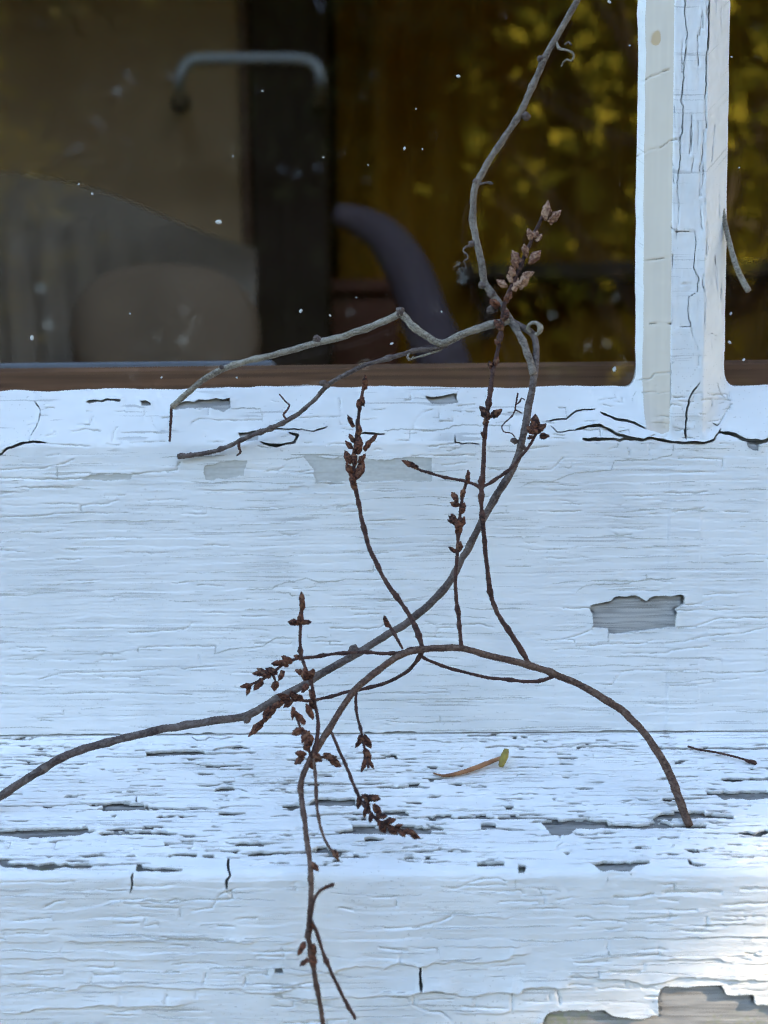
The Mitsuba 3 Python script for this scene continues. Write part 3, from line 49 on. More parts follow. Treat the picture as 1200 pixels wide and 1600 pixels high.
FLOWER = [('main_stem','stalk',np.float64(1.42),np.float64(1.12),[(104.11,-60.0,-15.8),(102.4,-57.0,-10.33),(100.21,-53.0,-2.6),(97.3,-50.0,3.78),(92.97,-47.0,10.95),(88.39,-45.0,16.19),(84.91,-43.0,19.61),(78.92,-42.0,23.81),(72.69,-41.0,27.55),(65.51,-40.0,30.86),(58.62,-40.0,33.71),(52.2,-40.0,35.86),(44.08,-41.0,38.24),(35.31,-42.0,40.84),(26.83,-43.0,43.21),(20.0,-43.0,43.49),(12.01,-44.0,43.07),(5.17,-46.0,41.48),(-0.47,-49.0,38.53),(-6.05,-52.0,34.72),(-10.43,-55.0,31.42),(-14.78,-58.0,26.15),(-19.03,-62.0,19.92),(-22.59,-65.0,14.83),(-25.67,-68.0,10.27)]),('main_stem','stalk',np.float64(0.91),np.float64(0.73),[(-25.67,-68.0,10.27),(-27.18,-71.0,7.52),(-28.04,-74.0,3.96),(-27.62,-77.0,-0.19),(-26.31,-81.0,-5.83),(-25.13,-86.0,-10.28),(-24.05,-90.0,-14.98),(-23.49,-93.0,-21.03),(-23.62,-95.0,-26.4),(-24.03,-96.0,-32.18),(-24.22,-97.0,-36.9),(-23.14,-97.0,-44.21),(-22.25,-97.0,-51.55),(-21.14,-97.0,-57.85),(-20.04,-97.0,-65.24),(-18.95,-97.0,-73.71)]),('side_stem','dark_stem',np.float64(0.91),np.float64(0.59),[(13.17,-43.0,43.3),(12.52,-42.0,46.11),(10.98,-40.0,49.89),(8.74,-38.0,54.19),(4.65,-36.0,60.17),(0.29,-34.0,65.74),(-3.17,-32.0,72.52),(-6.17,-30.0,79.35),(-8.25,-28.0,87.4),(-10.09,-26.0,96.69),(-11.22,-25.0,103.71),(-10.93,-24.0,111.45),(-10.21,-22.0,118.94),(-9.23,-20.0,127.18),(-8.03,-18.0,134.3),(-6.81,-17.0,139.05)]),('side_stem','dark_stem',np.float64(0.74),np.float64(0.58),[(27.05,-43.0,43.2),(26.68,-42.0,48.32),(26.13,-40.0,54.88),(25.3,-39.0,62.82),(25.39,-38.0,69.61),(26.21,-36.0,77.44),(26.52,-35.0,83.12),(27.3,-34.0,89.97),(28.07,-33.0,96.13),(29.54,-32.0,101.38),(30.77,-31.0,105.25)]),('side_stem','dark_stem',np.float64(0.91),np.float64(0.7),[(51.97,-40.0,36.09),(48.18,-39.0,42.43),(44.38,-38.0,48.55),(40.57,-37.0,54.23),(38.82,-36.0,58.73),(37.68,-36.0,64.57),(36.63,-35.0,72.58),(35.95,-35.0,80.72),(35.06,-35.0,91.14),(34.93,-34.0,99.14),(35.72,-33.0,107.14),(36.35,-31.0,116.29),(37.22,-29.0,124.34),(38.56,-27.0,132.9),(39.99,-24.0,141.78),(41.82,-22.0,148.84),(43.18,-20.0,155.94),(44.32,-18.0,163.1),(46.07,-17.0,170.18),(48.43,-17.0,174.82),(51.26,-17.0,181.29),(53.84,-17.0,187.52),(56.19,-17.0,192.81),(58.52,-17.0,197.39),(59.92,-17.0,200.14)]),('side_stem','dark_stem',np.float64(0.53),np.float64(0.53),[(34.93,-34.0,99.83),(37.92,-34.0,101.42),(42.52,-34.0,104.36),(45.96,-34.0,107.09),(49.4,-34.0,111.19),(52.49,-33.0,115.02),(54.78,-33.0,118.9)]),('side_stem','dark_stem',np.float64(0.53),np.float64(0.48),[(34.93,-34.0,99.14),(32.64,-34.0,101.01),(28.04,-34.0,102.43),(22.99,-34.0,103.4),(17.26,-34.0,105.07),(12.67,-34.0,106.49),(9.23,-34.0,108.37)]),('side_stem','dark_stem',np.float64(0.62),np.float64(0.52),[(60.92,-40.0,32.76),(57.25,-40.0,30.92),(51.75,-40.0,30.25),(44.17,-40.0,31.01),(35.75,-39.0,31.76),(27.01,-39.0,33.93),(20.11,-39.0,36.09),(14.09,-41.0,39.15),(11.79,-43.0,42.16)]),('side_stem','dark_stem',np.float64(0.67),np.float64(0.47),[(13.16,-43.0,42.15),(10.87,-41.0,38.01),(7.41,-40.0,34.07),(1.61,-39.0,30.58),(-6.51,-39.0,28.05),(-14.63,-39.0,26.46),(-22.69,-40.0,24.65),(-28.31,-42.0,24.27),(-31.66,-43.0,24.79),(-37.3,-44.0,24.16),(-41.38,-45.0,20.49),(-44.65,-45.0,17.02),(-47.45,-45.0,14.23)]),('side_stem','dark_stem',np.float64(0.61),np.float64(0.46),[(10.42,-44.0,43.31),(5.18,-45.0,42.18),(-0.48,-46.0,42.21),(-9.49,-47.0,42.95),(-18.47,-48.0,42.55),(-24.72,-49.0,41.9),(-30.04,-50.0,41.47),(-34.55,-50.0,40.14),(-38.65,-50.0,37.2),(-42.76,-50.0,34.49),(-47.3,-50.0,32.46),(-50.48,-50.0,31.57)]),('side_stem','dark_stem',np.float64(0.46),np.float64(0.67),[(6.1,-45.0,43.55),(4.09,-44.0,47.27),(2.29,-43.0,50.31),(0.03,-42.0,53.14)]),('side_stem','dark_stem',np.float64(0.65),np.float64(0.55),[(-24.35,-68.0,12.02),(-23.36,-66.0,16.25),(-22.93,-62.0,21.72),(-24.16,-59.0,27.6),(-25.32,-57.0,33.82),(-27.4,-55.0,38.97),(-29.06,-53.0,43.04),(-29.51,-52.0,48.47),(-29.26,-51.0,55.05),(-28.78,-50.0,62.77)]),('side_stem','stalk',np.float64(0.51),np.float64(0.42),[(-24.06,-69.0,11.68),(-23.19,-73.0,6.42),(-22.75,-77.0,1.3),(-21.9,-81.0,-3.7),(-20.5,-84.0,-7.9),(-18.48,-87.0,-10.97),(-15.67,-90.0,-13.55)]),('side_stem','dark_stem',np.float64(0.52),np.float64(0.57),[(-19.03,-62.0,19.92),(-16.1,-65.0,14.13),(-13.0,-68.0,7.99),(-10.56,-71.0,3.05),(-8.36,-74.0,-0.5),(-5.75,-77.0,-3.11),(-2.59,-79.0,-6.05),(1.59,-80.0,-8.06),(6.17,-80.0,-9.59),(9.92,-80.0,-10.68)]),('side_stem','dark_stem',np.float64(0.49),np.float64(0.44),[(-9.98,-55.0,31.87),(-10.2,-57.0,25.85),(-9.08,-59.0,20.78),(-7.96,-61.0,16.88),(-7.07,-63.0,12.57),(-6.4,-65.0,9.19),(-5.74,-66.0,7.29)]),('side_stem','dark_stem',np.float64(0.49),np.float64(0.53),[(-23.57,-97.0,-33.78),(-23.0,-98.0,-28.12),(-22.13,-98.0,-23.99),(-20.29,-98.0,-21.32),(-18.28,-98.0,-20.09),(-15.88,-98.0,-19.28)]),('side_stem','dark_stem',np.float64(0.53),np.float64(0.53),[(-23.33,-97.0,-31.29),(-21.7,-98.0,-34.34),(-20.18,-98.0,-39.54),(-18.26,-98.0,-45.17),(-15.73,-98.0,-51.02),(-12.81,-98.0,-57.31),(-9.86,-98.0,-62.99)]),('side_stem','dark_stem',np.float64(0.48),np.float64(0.39),[(-25.46,-68.0,10.26),(-21.99,-68.0,11.79),(-18.76,-68.0,11.55),(-16.39,-68.0,11.98)]),('side_stem','dark_stem',np.float64(0.55),np.float64(0.42),[(-24.79,-68.0,11.58),(-26.83,-66.0,16.27),(-28.88,-64.0,21.0),(-30.73,-62.0,25.33)]),('side_stem','dark_stem',np.float64(0.35),np.float64(0.31),[(-39.8,-50.0,36.3),(-38.93,-50.0,34.46),(-38.51,-50.0,32.86)])]
VINE_BUDS = [((52.12,-13.3,235.53),(0.97,0.29,-0.25),np.float64(3.38),np.float64(3.12),'knob'),((35.12,-13.3,210.9),(-0.45,-0.4,0.89),np.float64(2.62),np.float64(2.22),'knob'),((36.84,-14.3,175.06),(-0.0,-0.1,-1.0),np.float64(2.78),np.float64(2.59),'knob'),((41.33,-14.43,170.06),(-0.83,0.04,0.56),np.float64(3.62),np.float64(2.84),'knob'),((42.22,-15.05,165.75),(-0.9,-0.47,-0.43),np.float64(5.03),np.float64(3.36),'knob'),((6.28,-18.3,162.82),(0.01,0.17,1.0),np.float64(4.05),np.float64(3.18),'knob'),((-23.95,-11.3,154.05),(-0.7,0.07,0.71),np.float64(3.77),np.float64(2.69),'knob'),((-61.25,-6.3,144.64),(-0.83,-0.36,0.56),np.float64(2.34),np.float64(1.75),'knob'),((-21.49,-8.3,138.06),(-0.97,-0.44,0.25),np.float64(3.93),np.float64(2.72),'knob'),((-12.84,-34.3,38.08),(0.32,0.05,0.95),np.float64(6.19),np.float64(3.66),'knob'),((-51.61,-36.3,16.97),(0.53,-0.2,-0.85),np.float64(3.11),np.float64(2.85),'knob'),((51.38,-26.68,113.72),(-0.89,-0.44,0.45),np.float64(2.81),np.float64(1.81),'knob'),((48.59,-26.55,116.07),(-0.97,-0.26,0.25),np.float64(2.92),np.float64(2.19),'knob'),((34.04,-14.3,189.36),(-0.97,-0.03,-0.23),np.float64(2.7),np.float64(2.21),'knob'),((59.82,-13.3,255.48),(-1.0,-0.14,0.02),np.float64(3.05),np.float64(2.29),'knob')]
FLOWER_BUDS = [((59.89,-17.3,197.78),(0.17,-0.06,0.99),np.float64(7.35),np.float64(3.24),'bud_pink'),((61.77,-17.3,196.84),(0.79,-0.38,0.61),np.float64(6.25),np.float64(2.94),'bud_pink'),((54.98,-17.3,190.46),(-0.52,-0.23,0.86),np.float64(4.7),np.float64(2.35),'bud_pink'),((55.68,-17.3,190.92),(0.45,0.2,0.89),np.float64(4.08),np.float64(2.1),'bud_pink'),((56.86,-17.3,189.52),(0.61,-0.03,0.79),np.float64(3.8),np.float64(1.71),'bud_pink'),((50.05,-17.3,181.96),(-0.52,0.14,0.86),np.float64(5.88),np.float64(2.72),'bud_pink'),((54.28,-17.3,182.14),(0.79,-0.22,0.61),np.float64(6.55),np.float64(3.31),'bud_pink'),((48.17,-17.3,177.11),(-0.37,-0.24,0.93),np.float64(4.47),np.float64(2.38),'bud_pink'),((51.93,-17.3,176.6),(0.93,-0.39,0.36),np.float64(5.23),np.float64(2.33),'bud_pink'),((49.11,-17.3,179.88),(-0.45,-0.33,0.89),np.float64(4.33),np.float64(1.95),'bud_pink'),((45.34,-17.3,173.19),(-0.8,0.14,0.6),np.float64(4.92),np.float64(2.41),'bud_pink'),((50.52,-17.3,173.59),(0.72,-0.09,0.7),np.float64(6.7),np.float64(3.27),'bud_pink'),((48.64,-17.3,171.98),(0.2,0.32,0.98),np.float64(6.05),np.float64(2.69),'bud_pink'),((47.46,-17.3,174.79),(-0.45,-0.04,0.89),np.float64(3.82),np.float64(1.96),'bud_pink'),((52.87,-17.3,184.01),(-0.2,-0.36,0.98),np.float64(5.56),np.float64(2.37),'bud_pink'),((39.52,-24.05,142.95),(-0.37,-0.06,0.93),np.float64(3.53),np.float64(1.73),'bud'),((40.5,-23.55,144.12),(0.52,0.03,0.85),np.float64(4.24),np.float64(2.14),'bud'),((37.91,-29.05,125.03),(-0.64,0.02,0.77),np.float64(6.32),np.float64(2.73),'bud'),((39.53,-29.05,125.47),(0.77,-0.47,0.63),np.float64(5.37),np.float64(2.53),'bud'),((36.35,-31.05,117.45),(-0.37,-0.11,0.93),np.float64(3.36),np.float64(1.49),'bud'),((36.69,-29.8,122.04),(0.2,0.05,0.98),np.float64(4.3),np.float64(1.93),'bud'),((42.33,-21.55,151.18),(-0.45,0.0,0.89),np.float64(3.36),np.float64(1.7),'bud'),((44.45,-19.05,160.67),(0.32,0.21,0.95),np.float64(5.45),np.float64(2.57),'bud'),((43.41,-20.05,157.1),(-0.51,-0.07,0.86),np.float64(5.45),np.float64(2.61),'bud'),((42.44,-17.93,165.93),(-0.8,-0.37,0.6),np.float64(5.0),np.float64(2.7),'bud'),((45.3,-17.68,167.79),(0.52,0.08,0.85),np.float64(4.94),np.float64(2.42),'bud'),((54.74,-33.3,119.36),(-0.8,-0.34,0.6),np.float64(5.37),np.float64(3.05),'bud'),((55.65,-33.3,120.27),(0.71,-0.34,0.7),np.float64(4.22),np.float64(2.32),'bud'),((54.28,-33.3,121.19),(-0.0,0.23,1.0),np.float64(6.12),np.float64(3.12),'bud'),((56.57,-33.3,118.43),(0.97,0.25,-0.25),np.float64(3.62),np.float64(2.23),'bud'),((53.37,-33.3,118.0),(-0.95,-0.27,-0.31),np.float64(2.83),np.float64(1.43),'bud'),((11.06,-34.3,107.44),(-0.85,0.05,0.52),np.float64(6.33),np.float64(2.04),'bud'),((9.23,-34.3,108.38),(-0.92,0.21,0.38),np.float64(3.29),np.float64(1.29),'bud'),((-11.24,-25.8,99.75),(-0.15,-0.32,0.99),np.float64(6.82),np.float64(2.46),'bud'),((-10.27,-25.3,103.72),(0.46,0.18,0.89),np.float64(7.79),np.float64(3.06),'bud'),((-12.14,-25.18,104.91),(-0.44,-0.37,0.9),np.float64(5.83),np.float64(2.29),'bud'),((-11.18,-24.68,108.41),(0.01,0.26,1.0),np.float64(5.68),np.float64(2.64),'bud'),((-9.05,-24.55,109.09),(0.56,0.0,0.83),np.float64(4.59),np.float64(1.97),'bud'),((-12.59,-24.55,109.13),(-0.44,0.07,0.9),np.float64(5.76),np.float64(2.51),'bud'),((-10.21,-23.8,113.08),(0.33,0.2,0.94),np.float64(6.96),np.float64(3.23),'bud'),((-12.09,-23.55,114.27),(-0.62,0.06,0.79),np.float64(4.26),np.float64(1.86),'bud'),((-7.14,-23.55,114.22),(0.65,0.15,0.76),np.float64(5.58),np.float64(2.01),'bud'),((-4.77,-22.8,116.54),(0.56,0.21,0.83),np.float64(4.29),np.float64(1.69),'bud'),((-11.38,-23.05,116.61),(-0.44,0.2,0.9),np.float64(4.09),np.float64(1.78),'bud'),((-9.49,-22.3,118.93),(0.18,-0.18,0.98),np.float64(4.93),np.float64(1.94),'bud'),((-11.6,-21.55,122.49),(-0.44,0.09,0.9),np.float64(5.51),np.float64(1.62),'bud'),((-8.98,-20.05,128.36),(-0.15,-0.16,0.99),np.float64(4.59),np.float64(1.8),'bud'),((-8.27,-19.3,130.25),(0.01,-0.28,1.0),np.float64(4.18),np.float64(2.46),'bud'),((-7.06,-17.8,136.42),(0.01,-0.41,1.0),np.float64(6.36),np.float64(2.04),'bud'),((26.52,-35.18,84.3),(0.0,-0.18,1.0),np.float64(5.76),np.float64(2.71),'bud'),((27.47,-34.8,86.1),(0.37,0.06,0.93),np.float64(4.55),np.float64(2.18),'bud'),((26.09,-34.8,87.04),(-0.7,0.24,0.71),np.float64(4.98),np.float64(2.18),'bud'),((25.65,-34.55,88.41),(-0.7,0.19,0.71),np.float64(3.39),np.float64(1.71),'bud'),((27.76,-34.05,91.12),(0.37,-0.04,0.93),np.float64(4.49),np.float64(1.94),'bud'),((26.2,-33.43,95.25),(-0.51,0.35,0.86),np.float64(4.61),np.float64(1.99),'bud'),((28.07,-33.18,96.84),(0.17,-0.28,0.99),np.float64(3.78),np.float64(1.82),'bud'),((26.63,-33.8,93.43),(-0.89,-0.28,0.46),np.float64(4.11),np.float64(2.08),'bud'),((30.09,-34.3,102.2),(0.0,0.09,1.0),np.float64(5.19),np.float64(1.53),'bud'),((25.49,-36.55,77.05),(-0.83,-0.18,0.56),np.float64(4.0),np.float64(1.38),'bud'),((25.17,-34.8,87.05),(-0.83,0.07,0.56),np.float64(3.58),np.float64(1.41),'bud'),((26.66,-36.3,77.48),(0.2,-0.0,0.98),np.float64(4.21),np.float64(2.13),'bud'),((-29.57,-50.18,41.51),(-0.89,0.12,0.46),np.float64(3.29),np.float64(1.85),'bud'),((-32.94,-50.3,40.65),(-0.92,-0.12,0.38),np.float64(4.7),np.float64(2.22),'bud'),((-34.54,-50.3,39.07),(-0.69,-0.41,0.72),np.float64(4.32),np.float64(1.87),'bud'),((-36.32,-50.3,39.99),(-1.0,-0.26,0.01),np.float64(4.58),np.float64(1.8),'bud'),((-35.93,-50.3,36.8),(-0.38,-0.23,-0.92),np.float64(4.15),np.float64(1.83),'bud'),((-38.64,-50.3,36.13),(-0.85,0.33,0.53),np.float64(5.08),np.float64(2.66),'bud'),((-40.9,-50.3,35.46),(-0.89,0.17,0.46),np.float64(6.17),np.float64(2.43),'bud'),((-43.64,-50.3,33.65),(-0.61,0.01,-0.8),np.float64(5.38),np.float64(2.35),'bud'),((-42.69,-50.3,35.93),(-0.98,0.09,0.17),np.float64(5.01),np.float64(1.77),'bud'),((-47.27,-50.3,32.08),(-1.0,-0.43,0.01),np.float64(4.98),np.float64(1.76),'bud'),((-47.74,-50.3,31.39),(-0.38,-0.32,-0.92),np.float64(3.74),np.float64(1.47),'bud'),((-38.7,-50.3,33.16),(-0.02,-0.07,-1.0),np.float64(3.97),np.float64(2.45),'bud'),((-30.51,-42.93,25.23),(-0.89,-0.25,0.46),np.float64(5.75),np.float64(2.48),'bud'),((-32.29,-43.43,25.84),(-0.58,-0.05,0.81),np.float64(3.85),np.float64(1.85),'bud'),((-33.89,-43.68,24.52),(-0.71,0.32,-0.7),np.float64(4.87),np.float64(1.91),'bud'),((-34.99,-43.93,25.52),(-0.85,-0.25,0.53),np.float64(5.32),np.float64(2.32),'bud'),((-37.26,-44.3,24.24),(-0.93,-0.39,-0.37),np.float64(5.08),np.float64(2.22),'bud'),((-39.97,-44.93,22.56),(-0.86,-0.34,-0.51),np.float64(5.8),np.float64(2.66),'bud'),((-40.88,-45.18,21.24),(-0.71,-0.3,-0.7),np.float64(5.88),np.float64(2.77),'bud'),((-44.14,-45.3,17.57),(-0.71,-0.17,-0.7),np.float64(8.67),np.float64(2.43),'bud'),((-31.09,-62.55,26.82),(-0.18,0.03,-0.98),np.float64(4.75),np.float64(1.45),'bud'),((0.94,-42.8,51.67),(-0.43,-0.06,0.9),np.float64(4.66),np.float64(1.83),'bud'),((-28.77,-50.68,59.5),(0.02,-0.16,1.0),np.float64(7.23),np.float64(2.13),'bud'),((-30.13,-51.43,54.46),(-0.98,-0.33,0.17),np.float64(4.59),np.float64(2.17),'bud'),((-28.34,-51.43,54.45),(0.99,0.14,0.16),np.float64(3.5),np.float64(1.65),'bud'),((-29.23,-51.43,54.68),(0.02,0.05,1.0),np.float64(3.78),np.float64(2.23),'bud'),((-27.34,-56.3,35.91),(-0.18,-0.18,0.98),np.float64(4.94),np.float64(2.72),'bud'),((-26.0,-56.3,36.35),(0.38,-0.49,0.92),np.float64(4.92),np.float64(2.32),'bud'),((-26.85,-57.3,33.46),(-0.71,0.33,-0.7),np.float64(3.99),np.float64(2.09),'bud'),((-28.7,-55.55,37.53),(-0.89,0.14,0.46),np.float64(3.37),np.float64(1.89),'bud'),((-25.27,-58.05,31.84),(0.18,-0.32,-0.98),np.float64(4.66),np.float64(2.06),'bud'),((-29.13,-63.05,24.28),(-0.69,-0.49,0.72),np.float64(4.84),np.float64(1.9),'bud'),((-27.76,-64.05,22.34),(-0.5,0.35,0.87),np.float64(4.73),np.float64(2.03),'bud'),((-28.19,-64.55,20.27),(-0.89,0.22,-0.45),np.float64(5.06),np.float64(2.38),'bud'),((-26.4,-65.3,19.37),(-0.38,0.19,-0.93),np.float64(5.1),np.float64(2.4),'bud'),((-25.15,-61.18,23.73),(-0.3,-0.19,0.96),np.float64(6.54),np.float64(2.14),'bud'),((-24.56,-59.68,26.67),(-0.5,-0.48,0.87),np.float64(4.29),np.float64(1.68),'bud'),((-25.51,-65.8,18.41),(0.15,-0.18,-0.99),np.float64(4.28),np.float64(2.24),'bud'),((-27.38,-67.8,12.42),(-0.85,-0.39,0.53),np.float64(4.16),np.float64(2.13),'bud'),((-26.32,-67.3,14.02),(-0.14,-0.02,0.99),np.float64(4.08),np.float64(2.32),'bud'),((-28.0,-68.3,11.26),(-0.86,0.17,-0.52),np.float64(4.0),np.float64(2.16),'bud'),((-24.13,-68.05,12.48),(0.79,0.23,-0.62),np.float64(4.76),np.float64(2.49),'bud'),((-25.0,-68.3,10.36),(0.35,0.01,-0.94),np.float64(4.3),np.float64(2.03),'bud'),((-18.75,-68.3,11.2),(0.94,0.17,-0.33),np.float64(4.22),np.float64(1.66),'bud'),((-20.23,-68.3,12.53),(0.98,-0.44,-0.17),np.float64(5.79),np.float64(2.05),'bud'),((-17.9,-68.3,10.32),(0.85,-0.04,-0.53),np.float64(4.3),np.float64(1.9),'bud'),((-8.56,-74.3,-0.39),(-0.17,-0.05,-0.99),np.float64(4.44),np.float64(1.94),'bud'),((-7.7,-74.3,0.26),(0.97,-0.47,0.24),np.float64(3.61),np.float64(1.58),'bud'),((-6.41,-75.05,-0.13),(0.99,0.07,0.16),np.float64(5.32),np.float64(2.09),'bud'),((-5.35,-75.05,0.3),(1.0,-0.37,-0.01),np.float64(5.09),np.float64(2.22),'bud'),((-5.97,-76.18,-1.25),(-0.01,-0.37,-1.0),np.float64(4.22),np.float64(2.03),'bud'),((-3.83,-77.55,-1.84),(0.79,-0.38,-0.62),np.float64(4.6),np.float64(2.21),'bud'),((-6.39,-76.93,-3.14),(-0.32,-0.27,-0.95),np.float64(3.48),np.float64(1.37),'bud'),((-4.69,-78.05,-4.24),(-0.17,-0.46,-0.99),np.float64(3.55),np.float64(1.39),'bud'),((-2.58,-78.8,-4.62),(0.98,-0.34,0.2),np.float64(4.24),np.float64(2.04),'bud'),((-1.74,-79.55,-6.28),(0.35,-0.12,-0.94),np.float64(5.04),np.float64(2.42),'bud'),((-0.07,-79.8,-6.41),(0.98,0.31,0.2),np.float64(4.73),np.float64(2.06),'bud'),((1.18,-80.18,-7.77),(0.69,0.07,-0.72),np.float64(4.81),np.float64(2.31),'bud'),((3.27,-80.3,-7.74),(0.99,0.3,0.16),np.float64(3.23),np.float64(1.41),'bud'),((4.51,-80.3,-9.03),(0.77,-0.4,-0.64),np.float64(3.45),np.float64(1.69),'bud'),((6.8,-80.3,-9.04),(0.98,-0.42,-0.17),np.float64(4.34),np.float64(1.89),'bud'),((8.25,-80.3,-10.12),(0.94,-0.28,-0.33),np.float64(4.11),np.float64(1.77),'bud'),((-8.17,-61.3,16.97),(-0.38,-0.25,-0.93),np.float64(3.96),np.float64(1.87),'bud'),((-7.29,-61.55,16.59),(0.5,0.13,-0.87),np.float64(5.72),np.float64(2.25),'bud'),((-8.82,-62.05,15.41),(-0.52,0.02,-0.86),np.float64(3.43),np.float64(1.35),'bud'),((-6.63,-63.3,12.66),(0.18,-0.13,-0.98),np.float64(5.78),np.float64(2.48),'bud'),((-7.04,-65.3,9.29),(-0.32,-0.37,-0.95),np.float64(4.56),np.float64(1.43),'bud'),((-5.52,-65.43,9.32),(0.61,-0.48,-0.79),np.float64(3.88),np.float64(1.22),'bud'),((-16.11,-89.18,-12.2),(0.35,-0.32,-0.94),np.float64(3.88),np.float64(1.69),'bud'),((-23.19,-90.68,-15.75),(0.69,-0.11,-0.73),np.float64(3.69),np.float64(1.86),'bud'),((-18.66,-98.3,-20.37),(0.32,-0.23,0.95),np.float64(1.7),np.float64(0.8),'bud'),((-24.6,-97.05,-35.42),(-0.02,0.2,-1.0),np.float64(3.15),np.float64(1.51),'bud'),((-25.44,-97.3,-38.83),(-0.62,-0.42,-0.78),np.float64(4.79),np.float64(1.88),'bud'),((-23.04,-97.3,-39.47),(0.17,0.14,-0.98),np.float64(4.05),np.float64(2.07),'bud'),((-24.72,-97.3,-44.05),(-0.85,-0.39,-0.52),np.float64(3.74),np.float64(1.47),'bud'),((-22.88,-97.3,-42.39),(-0.02,-0.21,-1.0),np.float64(4.63),np.float64(2.42),'bud'),((-23.28,-97.68,-31.38),(-0.02,-0.14,-1.0),np.float64(4.59),np.float64(1.8),'bud')]
HUSK = [(17.12,-29.52,-6.74),(21.32,-31.59,-7.05),(27.33,-29.91,-6.43),(33.46,-27.3,-5.36),(38.43,-25.0,-4.17),(42.93,-23.1,-3.08)]
HUSK_TIP = [(42.55,-27.25,-4.94),(43.2,-25.34,-3.84),(44.15,-22.97,-2.63),(45.23,-19.3,-1.31)]
NEEDLE = [(116.05,-12.17,-2.42),(118.82,-15.57,-2.64),(123.11,-17.69,-2.76),(127.44,-19.5,-3.21),(131.82,-21.01,-4.0),(135.64,-22.69,-4.73),(138.22,-23.65,-5.17)]
STRAW = [(132.55,11.0,205.62),(133.58,9.0,197.89),(135.1,7.0,189.47),(136.59,5.0,182.56),(138.85,4.0,176.79),(141.07,3.0,172.5)]

rng = np.random.default_rng(7)


def put(key, mesh, bsdf, smooth=False, label=None, category=None, group=None, kind=None, to_world=None, **kw):
    """one shape entry of the scene; numbers the key when it is taken"""
    k, i = key, 0
    while k in scene:
        i += 1
        k = f'{key}_{i:03d}'
    d = mikit.ply(mesh, bsdf, smooth=smooth, **kw)
    if to_world is not None:
        d['to_world'] = to_world
    scene[k] = d
    note(k, label, category, group, kind)
    return k


def note(k, label=None, category=None, group=None, kind=None):
    e = {a: b for a, b in (('label', label), ('category', category), ('group', group), ('kind', kind)) if b}
    if e:
        labels[k] = e


def box(x0, x1, y0, y1, z0, z1, bevel=0.0):
    """a box in mm, edges chamfered"""
    c, s = np.array([(x0 + x1) / 2, (y0 + y1) / 2, (z0 + z1) / 2]), np.array([x1 - x0, y1 - y0, z1 - z0]) / 2
    sg = np.array([[a, b, d] for a in (-1, 1) for b in (-1, 1) for d in (-1, 1)], float)
    if bevel <= 0:
        pts = sg * s
    else:
        pts = np.vstack([sg * (s - bevel * np.array(e)) for e in ((1, 1, 0), (1, 0, 1), (0, 1, 1))])
    m = trimesh.convex.convex_hull((pts + c) * MM)
    return m


def spline(p, step):
    """Catmull-Rom through p (n, d), resampled about every step (in the units of the first three columns)"""
    p = np.asarray(p, float)
    q = np.vstack([2 * p[0] - p[1], p, 2 * p[-1] - p[-2]])
    out = []
    for i in range(1, len(q) - 2):
        n = max(1, int(np.ceil(np.linalg.norm(q[i + 1, :3] - q[i, :3]) / step)))
        t = (np.arange(n) / n)[:, None]
        a, b, c, d = q[i - 1], q[i], q[i + 1], q[i + 2]
        out.append(0.5 * (2 * b + (c - a) * t + (2 * a - 5 * b + 4 * c - d) * t ** 2 + (3 * b - a - 3 * c + d) * t ** 3))
    return np.vstack(out + [p[-1:]])


def tube(p, r, sides=9, rough=0.0, seed=0, caps=True):
    """a tube along p (n,3) with radii r (n), rings carried along without twist; rough: relief as a share of the radius"""
    p, r = np.asarray(p, float), np.broadcast_to(np.asarray(r, float), (len(p),))
    t = np.gradient(p, axis=0)
    t /= np.linalg.norm(t, axis=1, keepdims=True) + 1e-12
    a = np.cross(t[0], [0.3, 1, 0.2])
    a /= np.linalg.norm(a)
    ang, V = np.arange(sides) * 2 * np.pi / sides, []
    for i in range(len(p)):
        a = a - t[i] * (a @ t[i])
        a /= np.linalg.norm(a) + 1e-12
        V.append(p[i] + r[i] * (np.cos(ang)[:, None] * a + np.sin(ang)[:, None] * np.cross(t[i], a)))
    V = np.array(V)
    if rough > 0:
        s = 1 + rough * 2 * (meshkit.fbm(V.reshape(-1, 3) / (r.mean() * 2.2) + seed * 7.3, 3, seed) - 0.5)
        V = p[:, None] + (V - p[:, None]) * s.reshape(len(p), sides, 1)
    i, j = np.meshgrid(np.arange(len(p) - 1), np.arange(sides), indexing='ij')
    q = np.stack([i * sides + j, i * sides + (j + 1) % sides, (i + 1) * sides + (j + 1) % sides, (i + 1) * sides + j], -1).reshape(-1, 4)
    f = np.vstack([q[:, [0, 1, 2]], q[:, [0, 2, 3]]])
    v = V.reshape(-1, 3)
    if caps:
        n = len(v)
        v = np.vstack([v, p[:1] - t[0] * r[0] * 0.4, p[-1:] + t[-1] * r[-1] * 0.4])
        k = np.arange(sides)
        e = (len(p) - 1) * sides
        f = np.vstack([f, np.stack([k * 0 + n, (k + 1) % sides, k], 1), np.stack([k * 0 + n + 1, e + k, e + (k + 1) % sides], 1)])
    return trimesh.Trimesh(v, f, process=False)


# ------------------------------------------------------------------ materials
def rgb(*c):
    return {'type': 'rgb', 'value': list(c)}


def mat(key, color, rough=0.6, spec=0.35, bump=None, bump_scale=1.0, **more):
    b = {'type': 'principled', 'base_color': color, 'roughness': rough, 'specular': spec, **more}
    if bump is not None:
        b = {'type': 'bumpmap', 'arbitrary': bump, 'scale': bump_scale, 'bsdf': b}
    scene[key] = {'type': 'twosided', 'bsdf': b}
    return key


